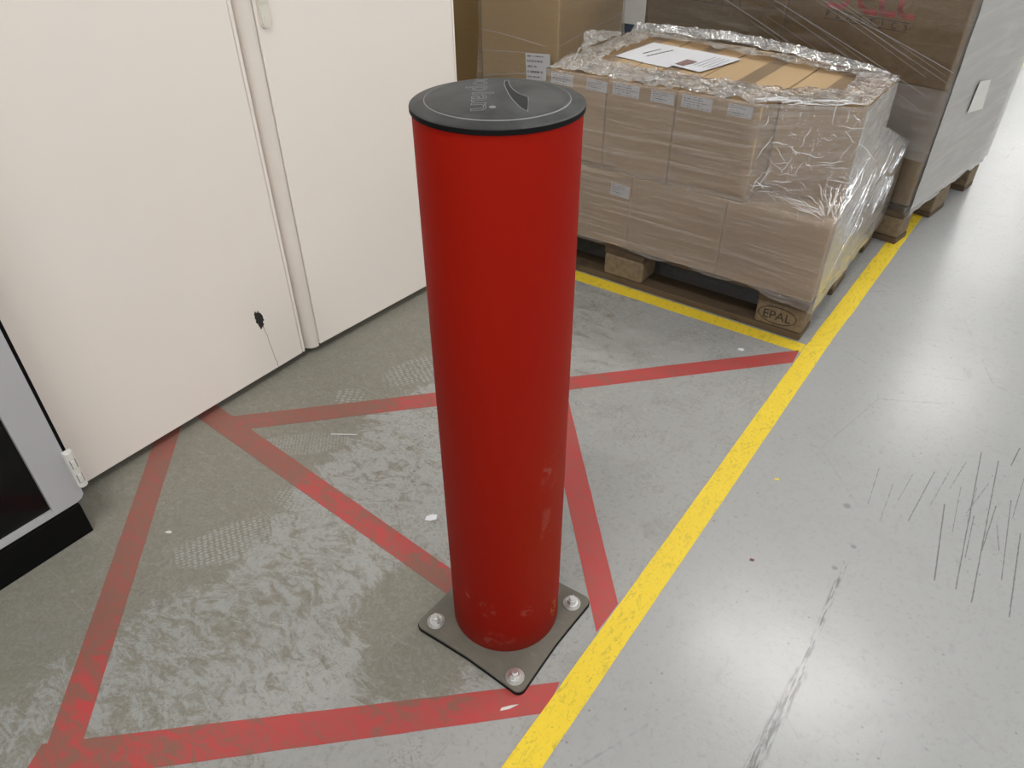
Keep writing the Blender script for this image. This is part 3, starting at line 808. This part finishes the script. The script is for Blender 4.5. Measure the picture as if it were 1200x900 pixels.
# lower tier, 4 cartons across the pallet front (two deep behind, hidden but carrying the load)
low = [(-1.05, -.7345, ''), (-.7335, -.4320, ''), (-.4308, -.1282, ''), (-.1270, .165, '')]
lowlab = ['low brown carton at the left end of the bottom row, mostly behind the bollard',
          'low brown carton in the bottom row right beside the bollard',
          'low brown carton with one small white label in the bottom row',
          'low brown carton at the right corner of the bottom row beside the aisle']
lowobj = []
for (x0, x1, _), lb in zip(low, lowlab):
    c = carton(lb, x0, x1, 1.248, 2.055, .1446, .383, top=False)
    lowobj.append(c)
r, hx, hy, h = lowobj[1]
cxl = (low[2][0] + low[2][1]) / 2
rr2 = lowobj[1][0]; c1 = (low[1][0] + low[1][1]) / 2
face_label(rr2, M['label_b'], -.5025 - c1, -.4365 - c1, .311 - .1446, .350 - .1446, -hy, R(-2))
lowobj[1][0]['label'] = 'low brown carton with one small white label in the bottom row beside the bollard'
lowobj[2][0]['label'] = 'plain low brown carton second from the right in the bottom row'

up_ = [(-.741, -.5435, 1.250, 1.845, .651, 'upper carton with two white labels at the left end, right beside the bollard cap'),
       (-.5410, -.3245, 1.250, 1.850, .651, 'upper carton with two white labels, second from the left under the papers'),
       (-.3218, -.081, 1.250, 1.830, .650, 'upper carton with two white labels, right of the papers and left of shiny film'),
       (-.076, .139, 1.382, 1.690, .651, 'short unlabelled upper carton at the right end, set back behind shiny film')]
lab_pos = [((-.742, -.657), (-.611, -.541)), ((-.523, -.437), (-.400, -.329)), ((-.307, -.218), (-.173, -.105)), None]
for (x0, x1, y0, y1, z1, lb), lp in zip(up_, lab_pos):
    r, hx, hy, h = carton(lb, x0, x1, y0, y1, .3838, z1, group=None, gap=.005)
    cx = (x0 + x1) / 2
    if lp:
        (a, b), (c, d) = lp
        a = max(a, x0 + .006)
        face_label(r, M['label_a'], a - cx, b - cx, .610 - .3838, .644 - .3838, -hy, R(-1.5))
        face_label(r, M['label_b'], c - cx, d - cx, .610 - .3838, .641 - .3838, -hy, R(-1.0))

# papers on the top
def sheet(name, pts, z, label, group=None, sag=.0012):
    c = sum((Vector(p) for p in pts), Vector((0, 0))) / 4
    n = 8; bm = bmesh.new(); top = []; 
    a, b, c_, d = (Vector(p) - c for p in pts)
    for lay in (0, 1):
        for i in range(n + 1):
            for j in range(n + 1):
                u, v = i / n, j / n
                q = a.lerp(b, u).lerp(d.lerp(c_, u), v)
                zz = sag * (1 + noise.noise(Vector((q.x * 14, q.y * 14, z)))) + .0002
                top.append(bm.verts.new((q.x, q.y, zz + .0003 * lay)))
    N = (n + 1) ** 2
    for i in range(n):
        for j in range(n):
            k = i * (n + 1) + j
            bm.faces.new([top[N + k], top[N + k + n + 1], top[N + k + n + 2], top[N + k + 1]])
            bm.faces.new([top[k], top[k + 1], top[k + n + 2], top[k + n + 1]])
    bmesh.ops.recalc_face_normals(bm, faces=bm.faces)
    o = obj(name, bm, M['paper'], loc=(c.x, c.y, z), smooth=True); tag(o, label, 'paper', group)
    return o, c
pa, ca = sheet('paper_sheet', [(-.650, 1.486), (-.449, 1.443), (-.424, 1.690), (-.636, 1.725)], .6520, 'white paper sheet with two short printed lines on top of the cartons')
pb, cb = sheet('paper_sheet', [(-.452, 1.470), (-.344, 1.443), (-.302, 1.657), (-.470, 1.690)], .6552, 'white paper sheet with a small reddish picture on top of the cartons', sag=.001)
def flat(parent, c, pts, name, mat, z=.0032):
    bm = bmesh.new(); prism(bm, [(x - c.x, y - c.y) for x, y in pts], z, z + .0003); return obj(name, bm, mat, parent)
def bar(parent, c, a, b, w, name, z=.0032):
    a, b = Vector(a), Vector(b); nrm = Vector((-(b - a).y, (b - a).x)).normalized() * w
    flat(parent, c, [tuple(a + nrm), tuple(a - nrm), tuple(b - nrm), tuple(b + nrm)], name, M['ink'], z)
for a, b in (((-.590, 1.560), (-.570, 1.645)), ((-.565, 1.535), (-.530, 1.655))):
    A_, B_ = Vector(a), Vector(b); L = (B_ - A_).length; k = 0.0
    for i in range(7):
        w = .0035 if i % 3 else .0045
        s, e = A_.lerp(B_, i / 7 + .012), A_.lerp(B_, (i + 1) / 7 - .02)
        bar(pa, ca, s, e, .0022, 'print_line')
flat(pb, cb, [(-.443, 1.484), (-.415, 1.478), (-.398, 1.545), (-.436, 1.553)], 'printed_picture', M['picture'])
for i in range(4):
    x = -.39 + i * .016
    bar(pb, cb, (x, 1.50 - i * .004), (x + .016, 1.63 - i * .004), .0006, 'print_line')

# ------------------------------------------------------------------ stretch film, loft of rings
def loft(name, rings, sub, steps, mat, parent, amp=.003, crumple=None, closed=True, seed=0.0, rag=0.0, sharp=True):
    """rings: list of lists of corner points; consecutive rings are lofted with `steps` rows"""
    bm = bmesh.new(); uvl = bm.loops.layers.uv.new('UVMap')
    cl = bm.verts.layers.float.new('crumple')
    rows = []; uvs = []
    def ringpts(r):
        out = []; s = 0.0; n = len(r)
        for i in range(n if closed else n - 1):
            a, b = Vector(r[i]), Vector(r[(i + 1) % n])
            for k in range(sub[i]):
                out.append((a.lerp(b, k / sub[i]), s + (b - a).length * k / sub[i]))
            s += (b - a).length
        if not closed: out.append((Vector(r[-1]), s))
        else: out.append((Vector(r[0]), s))
        return out
    RP = [ringpts(r) for r in rings]
    vacc = 0.0
    for ri in range(len(RP) - 1):
        A, Bq = RP[ri], RP[ri + 1]
        seglen = sum((a[0] - b[0]).length for a, b in zip(A, Bq)) / len(A)
        for k in range(steps[ri] + (1 if ri == len(RP) - 2 else 0)):
            f = k / steps[ri]; row = []; uvr = []
            for (a, sa), (b, sb) in zip(A, Bq):
                row.append(a.lerp(b, f)); uvr.append((sa * (1 - f) + sb * f, vacc + seglen * f))
            rows.append((row, uvr, ri, f))
        vacc += seglen
    # normals from neighbours
    verts = []
    nr = len(rows); nc = len(rows[0][0])
    for i in range(nr):
        vr = []
        for j in range(nc):
            p = rows[i][0][j]
            dj = rows[i][0][min(j + 1, nc - 1)] - rows[i][0][max(j - 1, 0)]
            di = rows[min(i + 1, nr - 1)][0][j] - rows[max(i - 1, 0)][0][j]
            nrm = dj.cross(di)
            nrm = nrm.normalized() if nrm.length > 1e-9 else Vector((0, 0, 1))
            c = crumple(p, rows[i][2], rows[i][3]) if crumple else 0.0
            jj = 0 if (closed and j == nc - 1) else j
            pp = rows[i][0][jj]
            s, t_ = rows[i][1][jj]
            w = fbm(s * 6 + seed, t_ * 22, seed, 3) * .35 + fbm(pp.x * 30, pp.y * 30, pp.z * 30 + seed, 3) * c
            d = amp * (.35 + w)
            q = p + nrm * max(d, -.0005)
            if rag and i == 0:
                q.z += rag * fbm(s * 9, seed, 2.2, 3)
            v = bm.verts.new(q); v[cl] = c; vr.append(v)
        verts.append(vr)
    for i in range(nr - 1):
        for j in range(nc - 1):
            f = bm.faces.new((verts[i][j], verts[i][j + 1], verts[i + 1][j + 1], verts[i + 1][j]))
            for l, (ii, jj) in zip(f.loops, ((i, j), (i, j + 1), (i + 1, j + 1), (i + 1, j))):
                l[uvl].uv = rows[ii][1][jj]
            f.smooth = True
    return obj(name, bm, mat, parent, loc=None)

def local(rings, org):
    o = Vector(org); return [[tuple(Vector(p) - o) for p in r] for r in rings]

W1 = thing('stretch_wrap', 'clear crumpled stretch film wrapped round the low stepped load of cartons', 'plastic wrap', (-.44, 1.65, .09))
OW = W1.location
def crum1(p, ri, f):
    p = p + OW
    right = max(0, min(1, (p.x + .14) / .12))
    k = .02
    if ri == 2: k = .06
    if ri == 3: k = max(k, max(0, (f - .94) / .06) * .7)
    if p.y > 1.5 and p.x < .1: k = max(k, .5)
    k = max(k, right * (.16 if ri >= 2 else .05))
    return k
lo_ = lambda z0, z1: [(-1.062, 1.243, z0), (-.06, 1.243, z0), (.171, 1.243, z1), (.176, 2.066, z1), (-1.062, 2.066, z0)]
rings = [[(-1.062, 1.243, .147), (-.06, 1.243, .146), (.171, 1.243, .112), (.176, 2.066, .112), (-1.062, 2.066, .147)], lo_(.175, .160), lo_(.384, .384),
         [(-.752, 1.2465, .394), (-.094, 1.2465, .402), (.147, 1.372, .448), (.150, 1.700, .520), (-.792, 1.872, .46)],
         [(-.748, 1.2462, .653), (-.096, 1.2462, .653), (.145, 1.372, .654), (.147, 1.698, .654), (-.775, 1.866, .655)],
         [(-.742, 1.254, .656), (-.090, 1.262, .656), (.135, 1.384, .656), (.138, 1.690, .657), (-.765, 1.858, .658)]]
rings_side = rings[:5]
loft('side_film', local(rings_side, OW), (90, 30, 70, 50, 40), (4, 16, 14, 26), M['film'], W1, amp=.006, crumple=crum1, seed=3.1, rag=.012)
top_r = [rings[4], rings[5],
         [(-.715, 1.315, .6605), (-.060, 1.330, .6605), (.110, 1.440, .6605), (.100, 1.655, .664), (-.705, 1.800, .668)],
         [(-.662, 1.385, .6575), (-.080, 1.395, .6575), (.060, 1.475, .6575), (.045, 1.640, .660), (-.660, 1.775, .662)]]
loft('top_film', local(top_r, OW), (110, 30, 60, 60, 60), (2, 12, 12), M['film'], W1, amp=.010, crumple=lambda p, r, f: 1.0, seed=8.7)
# standing roll of film along the back edge
rb_ = [[(-.785, 1.845, .655), (-.45, 1.875, .655), (-.30, 1.862, .653), (-.07, 1.785, .650), (.05, 1.730, .650), (.145, 1.69, .648)],
       [(-.775, 1.865, .684), (-.45, 1.893, .686), (-.30, 1.880, .680), (-.07, 1.802, .676), (.05, 1.745, .676), (.140, 1.70, .664)],
       [(-.760, 1.835, .662), (-.45, 1.862, .662), (-.30, 1.846, .660), (-.07, 1.765, .658), (.05, 1.705, .658), (.130, 1.675, .655)]]
loft('rolled_film_edge', local(rb_, OW), (40, 20, 30, 20, 20), (5, 5), M['film'], W1, amp=.012, crumple=lambda p, r, f: 1.0, closed=False, seed=14.2)
# loose peak of film at the back left
pk = [[(-.760, 1.430, .655), (-.775, 1.60, .655), (-.780, 1.80, .655)], [(-.800, 1.540, .658), (-.835, 1.63, .662), (-.815, 1.745, .660)], [(-.860, 1.640, .666), (-.868, 1.668, .670), (-.862, 1.690, .668)]]
loft('loose_film_peak', local(pk, OW), (18, 18), (8, 8), M['film'], W1, amp=.012, crumple=lambda p, r, f: 1.0, closed=False, seed=21.0)
# gathered creases, glare-white in colour, fanning from the low corner across the right end
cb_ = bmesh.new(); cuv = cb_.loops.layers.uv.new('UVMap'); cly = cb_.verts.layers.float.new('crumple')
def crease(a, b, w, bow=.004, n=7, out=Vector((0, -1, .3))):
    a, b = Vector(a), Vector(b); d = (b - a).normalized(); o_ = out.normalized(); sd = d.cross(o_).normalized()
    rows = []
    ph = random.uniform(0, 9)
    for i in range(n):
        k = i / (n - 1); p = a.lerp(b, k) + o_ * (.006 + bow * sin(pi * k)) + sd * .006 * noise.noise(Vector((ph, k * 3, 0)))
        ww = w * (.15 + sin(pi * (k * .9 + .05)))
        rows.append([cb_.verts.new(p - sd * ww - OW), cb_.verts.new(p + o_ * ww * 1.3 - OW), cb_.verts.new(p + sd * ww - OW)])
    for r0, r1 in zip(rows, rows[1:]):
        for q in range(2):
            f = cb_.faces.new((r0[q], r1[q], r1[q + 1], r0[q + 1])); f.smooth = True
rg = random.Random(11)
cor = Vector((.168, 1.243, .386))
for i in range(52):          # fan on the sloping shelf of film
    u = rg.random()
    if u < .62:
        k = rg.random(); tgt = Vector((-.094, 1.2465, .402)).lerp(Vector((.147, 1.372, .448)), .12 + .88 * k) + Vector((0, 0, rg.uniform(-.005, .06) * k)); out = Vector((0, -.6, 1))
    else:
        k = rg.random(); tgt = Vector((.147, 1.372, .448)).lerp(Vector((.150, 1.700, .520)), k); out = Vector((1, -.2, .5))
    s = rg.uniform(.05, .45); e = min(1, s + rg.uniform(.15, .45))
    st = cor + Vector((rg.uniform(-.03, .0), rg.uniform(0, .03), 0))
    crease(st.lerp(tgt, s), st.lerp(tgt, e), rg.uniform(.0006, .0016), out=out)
for i in range(16):          # fold with painted-on glare along the top edge of the set-back carton
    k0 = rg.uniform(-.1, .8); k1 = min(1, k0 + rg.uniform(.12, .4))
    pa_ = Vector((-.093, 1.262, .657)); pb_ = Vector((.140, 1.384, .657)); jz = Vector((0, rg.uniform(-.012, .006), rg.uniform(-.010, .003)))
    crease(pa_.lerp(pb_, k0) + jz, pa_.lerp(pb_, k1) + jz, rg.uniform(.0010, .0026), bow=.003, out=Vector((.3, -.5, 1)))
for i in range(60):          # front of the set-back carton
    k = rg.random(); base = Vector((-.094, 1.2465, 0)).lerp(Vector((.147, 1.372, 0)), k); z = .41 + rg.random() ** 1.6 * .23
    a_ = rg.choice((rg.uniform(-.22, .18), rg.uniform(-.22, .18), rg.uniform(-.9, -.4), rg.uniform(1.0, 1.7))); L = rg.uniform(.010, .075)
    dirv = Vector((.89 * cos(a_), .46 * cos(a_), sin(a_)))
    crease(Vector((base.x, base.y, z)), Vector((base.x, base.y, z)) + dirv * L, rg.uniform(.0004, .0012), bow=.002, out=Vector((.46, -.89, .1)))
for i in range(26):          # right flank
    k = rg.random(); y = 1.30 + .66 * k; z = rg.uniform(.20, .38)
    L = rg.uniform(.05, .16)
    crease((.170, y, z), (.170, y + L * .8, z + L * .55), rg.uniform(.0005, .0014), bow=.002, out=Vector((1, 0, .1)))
o = obj('film_glare_creases', cb_, M['film_crease'], W1); o['kind'] = 'stuff'

# ------------------------------------------------------------------ tall cartons, second pallet (frame: x left negative, y back)
def printed(parent, x_right, y):
    """red word and framed line of capitals, laid out from the right edge of the carton front"""
    def ribbon(bm, pts, w):
        for a, b in zip(pts, pts[1:]):
            a, b = Vector(a), Vector(b); n_ = Vector((-(b - a).y, (b - a).x)).normalized() * w
            q = [a + n_, a - n_, b - n_, b + n_]
            vs = [bm.verts.new((p.x, y - .0008, p.y)) for p in q]; bm.faces.new(vs)
        for p in pts:
            vs = [bm.verts.new((p[0] + w * cos(2 * pi * k / 12), y - .0009, p[1] + w * sin(2 * pi * k / 12))) for k in range(12)]; bm.faces.new(vs)
    def arc(cx, cz, rx, rz, a0, a1, n=8):
        return [(cx + rx * cos(R(a0 + (a1 - a0) * i / n)), cz + rz * sin(R(a0 + (a1 - a0) * i / n))) for i in range(n + 1)]
    bm = bmesh.new(); w = .0085; zb = .738
    x = x_right - .440                      # s
    ribbon(bm, [(x, zb + .006)] + [(x + .035, zb + .002)] + arc(x + .036, zb + .024, .026, .022, -90, 90) + arc(x + .030, zb + .066, .024, .020, -90, -270)[0:] + [(x + .062, zb + .086)], w)
    x = x_right - .338                      # e
    ribbon(bm, [(x + .002, zb + .044), (x + .066, zb + .044)] + arc(x + .036, zb + .050, .032, .038, 0, 180) + arc(x + .036, zb + .036, .034, .036, 180, 270) + [(x + .062, zb - .002)], w)
    for x in (x_right - .262, x_right - .202):   # l l
        ribbon(bm, [(x, zb + .135), (x, zb + .020)] + arc(x + .022, zb + .022, .022, .022, 180, 270) + [(x + .046, zb)], w)
    bmesh.ops.recalc_face_normals(bm, faces=bm.faces)
    for f in bm.faces:
        if f.normal.y > 0: f.normal_flip()
    obj('printed_word', bm, M['ink_red'], parent)
    bm = bmesh.new(); w2 = .0009
    ribbon(bm, [(x_right - .445, .728), (x_right - .158, .719)], w2); ribbon(bm, [(x_right - .445, .701), (x_right - .158, .692)], w2)
    for i, ch_ in enumerate('PLASTICS'):
        t_ = text_bm(ch_, .027, ext=.0001)
        k = i / 7; xx = x_right - .436 + .268 * k; zz = .706 - .0088 * k
        xform(t_, Matrix(((1, 0, 0, xx), (0, 0, -1, y - .0009), (0, 1, 0, zz), (0, 0, 0, 1))))
        me = bpy.data.meshes.new('tmp'); t_.to_mesh(me); t_.free(); bm.from_mesh(me); bpy.data.meshes.remove(me)
    obj('printed_caption', bm, M['ink'], parent)

big = [(-.606, .004, 'large brown carton with red printed word beside the aisle, on the second pallet'),
       (-1.208, -.609, 'large brown carton in the back, left of the one with the red printed word')]
for x0, x1, lb in big:
    r, hx, hy, h = carton(lb, x0, x1, .006, .775, .5445, 1.15, mat='card_dark', loc=P2, rz=A2)
    lbl = printed(r, 0, 0) if False else None
    # printing uses local carton coordinates: right edge hx, heights measured from the floor
    tmp = bpy.data.objects.new('tmp', None)
    before = set(o.name for o in bpy.data.objects)
    printed(r, hx - (.021 if x1 > -.1 else .016), -hy)
    for ch_ in r.children:
        if ch_.name.startswith('printed_'): ch_.location.z = -.5445
    bpy.data.objects.remove(tmp)
low2 = [(-.606, .000, 'lower brown carton beside the aisle under the big printed carton'),
        (-1.208, -.609, 'lower brown carton under the big carton at the left of the second pallet')]
for x0, x1, lb in low2:
    r, hx, hy, h = carton(lb, x0, x1, .012, .770, .1446, .5435, mat='card_dark', loc=P2, rz=A2, top=False)

W2 = thing('stretch_wrap', 'stretch film wrapped tight round the tall cartons with the red print', 'plastic wrap', (*P2[:2], .145), A2)
def rect2(z, o=.0055, x1=.004):
    z -= .145
    return [(-1.208 - o, .006 - o, z), (x1 + o, .006 - o, z), (x1 + o, .775 + o, z), (-1.208 - o, .775 + o, z)]
loft('side_film', [rect2(.118), rect2(.30), rect2(.545), rect2(.80), rect2(1.16)], (60, 50, 20, 20), (6, 8, 10, 10), M['film_big'], W2, amp=.004, crumple=lambda p, r, f: .12, seed=5.5, rag=.02)
# milky gathered layer low on the front, and the white lining sheet on the aisle side
def milky():
    t = NT('milky_film'); uv = t.n('ShaderNodeUVMap').outputs[0]; P = t.pos()
    st = t.noise(t.mapping(uv, (3, 26, 1), (0, 0, R(20))), 1.0, 4, 0.6, 0.6)
    nm = t.bump(t.math('ADD', st, t.noise(P, 12, 2)), 0.10, 0.01)
    tr = t.n('ShaderNodeBsdfTransparent'); tr.inputs[0].default_value = (.95, .95, .95, 1)
    d = t.bsdf((0.52, 0.50, 0.465), 0.3, 0, 0.5, nm)
    ms = t.n('ShaderNodeMixShader'); t.l(t.mr(st, .35, .75, .72, .84), ms.inputs[0])
    t.l(tr.outputs[0], ms.inputs[1]); t.l(d, ms.inputs[2]); return t.done(ms.outputs[0])
M['milky'] = milky()
ml = [[(.014, -.006, .0), (.016, .30, .0), (.016, .79, -.005)], [(.0135, .006, .398), (.0145, .30, .40), (.0145, .79, .40)], [(.013, .010, .66), (.013, .30, .66), (.013, .79, .66)], [(.013, .010, 1.01), (.013, .30, 1.01), (.013, .79, 1.01)]]
loft('side_lining_sheet', ml, (20, 24), (12, 8, 8), M['milky'], W2, amp=.004, crumple=lambda p, r, f: .15, closed=False, seed=31.0)['label'] = 'milky white sheet on the aisle side'
def greyfilm():
    t = NT('bunched_grey_film'); uv = t.n('ShaderNodeUVMap').outputs[0]; P = t.pos()
    s = t.n('ShaderNodeSeparateXYZ'); t.l(uv, s.inputs[0])
    st = t.noise(t.mapping(uv, (3, 14, 1), (0, 0, R(-15))), 1.0, 4, 0.6, 1.0)
    nm = t.bump(t.math('ADD', st, t.noise(P, 14, 3)), 0.35, 0.02)
    tr = t.n('ShaderNodeBsdfTransparent'); tr.inputs[0].default_value = (.95, .95, .95, 1)
    d = t.bsdf((0.42, 0.40, 0.385), 0.22, 0, 0.6, nm)
    ms = t.n('ShaderNodeMixShader'); t.l(t.mr(st, .35, .75, .30, .50), ms.inputs[0])
    t.l(tr.outputs[0], ms.inputs[1]); t.l(d, ms.inputs[2]); return t.done(ms.outputs[0])
M['grey_film'] = greyfilm()
gf = [[(-.60, -.008, .195), (-.20, -.010, .175), (.012, -.008, .165)], [(-.60, -.006, .30), (-.2, -.012, .30), (.013, -.008, .29)], [(-.60, -.003, .405), (-.2, -.004, .40), (.013, -.003, .396)]]
loft('bunched_film_band', gf, (20, 24), (8, 8), M['grey_film'], W2, amp=.006, crumple=lambda p, r, f: .3, closed=False, seed=37.0)
# side sticker seen through the film
r2 = [o for o in bpy.data.objects if o.get('label', '').startswith('lower brown carton beside the aisle')][0]
bm = bmesh.new(); uvl = bm.loops.layers.uv.new('UVMap')
vs = [bm.verts.new((.0215, y, z - .145)) for y, z in ((.243, .427), (.422, .404), (.391, .512), (.262, .529))]
f = bm.faces.new(vs); 
for l, c_ in zip(f.loops, ((0, 0), (1, 0), (1, 1), (0, 1))): l[uvl].uv = c_
obj('document_pocket', bm, M['white_plastic'], W2)['label'] = 'white document stuck on the aisle side'
# long tight strands pulled diagonally across the printed cartons
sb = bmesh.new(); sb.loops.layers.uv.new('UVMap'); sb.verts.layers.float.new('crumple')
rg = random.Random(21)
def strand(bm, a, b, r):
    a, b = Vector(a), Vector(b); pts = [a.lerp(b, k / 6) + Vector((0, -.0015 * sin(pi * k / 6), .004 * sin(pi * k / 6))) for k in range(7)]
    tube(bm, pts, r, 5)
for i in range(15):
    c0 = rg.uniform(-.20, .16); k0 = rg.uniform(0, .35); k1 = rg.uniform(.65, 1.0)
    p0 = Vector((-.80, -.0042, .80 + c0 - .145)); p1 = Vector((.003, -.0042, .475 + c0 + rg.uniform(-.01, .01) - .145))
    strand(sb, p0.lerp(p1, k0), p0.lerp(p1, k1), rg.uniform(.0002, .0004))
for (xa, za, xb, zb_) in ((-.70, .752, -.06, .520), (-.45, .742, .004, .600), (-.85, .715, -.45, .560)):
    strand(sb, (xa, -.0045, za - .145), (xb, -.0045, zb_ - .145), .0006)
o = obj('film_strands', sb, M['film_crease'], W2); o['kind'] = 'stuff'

# ------------------------------------------------------------------ third pallet: cartons by the back wall
c3 = [(-.412, .0, .002, .56, .1446, 1.10, 'card_olive', 'tall dark brown carton behind the bollard cap, right of the cream cabinet edge'),
      (-1.20, -.416, .10, .60, .1446, 1.10, 'card_dark', 'set-back dark brown carton partly hidden by the cream cabinet edge')]
for x0, x1, y0, y1, z0, z1, mt, lb in c3:
    carton(lb, x0, x1, y0, y1, z0, z1, mat=mt, loc=P3)
W3 = thing('stretch_wrap', 'stretch film round the dark cartons behind the bollard cap', 'plastic wrap', (*P3[:2], .145))
def rect3(z, f=0.0): 
    z -= .145
    return [(-.420, -.005 - f, z), (.006 + f, -.005 - f, z), (.006 + f, .566, z), (-.420, .566, z)]
loft('side_film', [rect3(.118, .03), rect3(.30, .03), rect3(.42, .012), rect3(.52, .0), rect3(1.11, .0)], (40, 40, 14, 14), (6, 6, 6, 12), M['film_dull'], W3, amp=.006, crumple=lambda p, r, f: .35 if r < 2 else .1, seed=44.0, rag=.02)
face_label(W3, M['label_b'], -.140, -.012, .352 - .145, .462 - .145, -.036, R(4), name='delivery_note')['label'] = 'white delivery note under the film'
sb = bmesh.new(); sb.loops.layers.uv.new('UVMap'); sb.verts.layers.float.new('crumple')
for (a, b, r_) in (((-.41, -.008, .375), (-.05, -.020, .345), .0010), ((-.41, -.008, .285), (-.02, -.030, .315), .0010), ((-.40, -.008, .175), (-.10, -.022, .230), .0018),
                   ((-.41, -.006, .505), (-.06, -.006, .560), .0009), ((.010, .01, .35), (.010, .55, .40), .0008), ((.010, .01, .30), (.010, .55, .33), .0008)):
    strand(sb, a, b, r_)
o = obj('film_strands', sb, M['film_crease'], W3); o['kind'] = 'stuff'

# ------------------------------------------------------------------ litter on the floor
def scrap(name, label, x, y, pts, th, mat, cat, rz=0, curl=.003):
    bm = bmesh.new(); n = len(pts)
    lo = [bm.verts.new((a, b, .0008 + curl * abs(noise.noise(Vector((a * 90, b * 90, x)))))) for a, b in pts]
    hi = [bm.verts.new((v.co.x, v.co.y, v.co.z + th)) for v in lo]
    cl_ = bm.verts.new((0, 0, curl + th + .0008)); c0 = bm.verts.new((0, 0, curl + .0008))
    for i in range(n):
        j = (i + 1) % n
        bm.faces.new((hi[i], hi[j], cl_)); bm.faces.new((lo[j], lo[i], c0)); bm.faces.new((lo[i], lo[j], hi[j], hi[i]))
    o = obj(name, bm, mat, loc=(x, y, 0)); o.rotation_euler.z = rz
    return tag(o, label, cat)
scrap('paper_scrap', 'small torn white paper scrap on the floor left of the bollard', -.277, .096, [(-.013, -.007), (-.002, -.010), (.012, -.006), (.014, .006), (.003, .009), (-.010, .005)], .0008, M['paper'], 'litter', .7)
scrap('paint_flake', 'tiny pale flake on the floor near the left red tape', -.715, -.268, [(-.008, -.003), (0, -.004), (.008, -.002), (.005, .004), (-.003, .003)], .0012, M['white_plastic'], 'litter', .3, .002)
scrap('paper_scrap', 'tiny white speck on the floor in front of the yellow tape by the pallet', .032, 1.126, [(-.009, -.005), (.004, -.007), (.010, 0), (.005, .007), (-.007, .005)], .0008, M['paper'], 'litter', .2, .002)
scrap('paint_flake', 'tiny yellow flake on the aisle floor right of the yellow line', .305, .658, [(-.006, -.002), (.004, -.003), (.006, .002), (-.003, .003)], .0008, M['yellow_tape'], 'litter', .4, .001)
M['brown_bit'] = plain('brown_bit', (0.16, 0.07, 0.05), 0.6)
scrap('paint_flake', 'tiny brown flake on the aisle floor right of the yellow line', .345, .395, [(-.005, -.003), (.004, -.004), (.006, .002), (-.002, .004)], .0008, M['brown_bit'], 'litter', .4, .001)
scrap('wood_splinter', 'pale splinter lying on the red tape in front of the bollard plate', .122, -.160, [(-.016, -.002), (.0, -.003), (.018, .0005), (.004, .0025), (-.012, .0025)], .0012, M['white_plastic'], 'litter', .9, .001)
b_ = bmesh.new(); tube(b_, [(-.030, -.018, .0022), (-.005, -.002, .0025), (.028, .020, .0022)], .0011, 6)
tag(obj('plastic_sliver', b_, M['paper'], loc=(-.640, .180, 0)), 'thin white sliver on the floor between the two red tapes near the cabinet', 'litter')
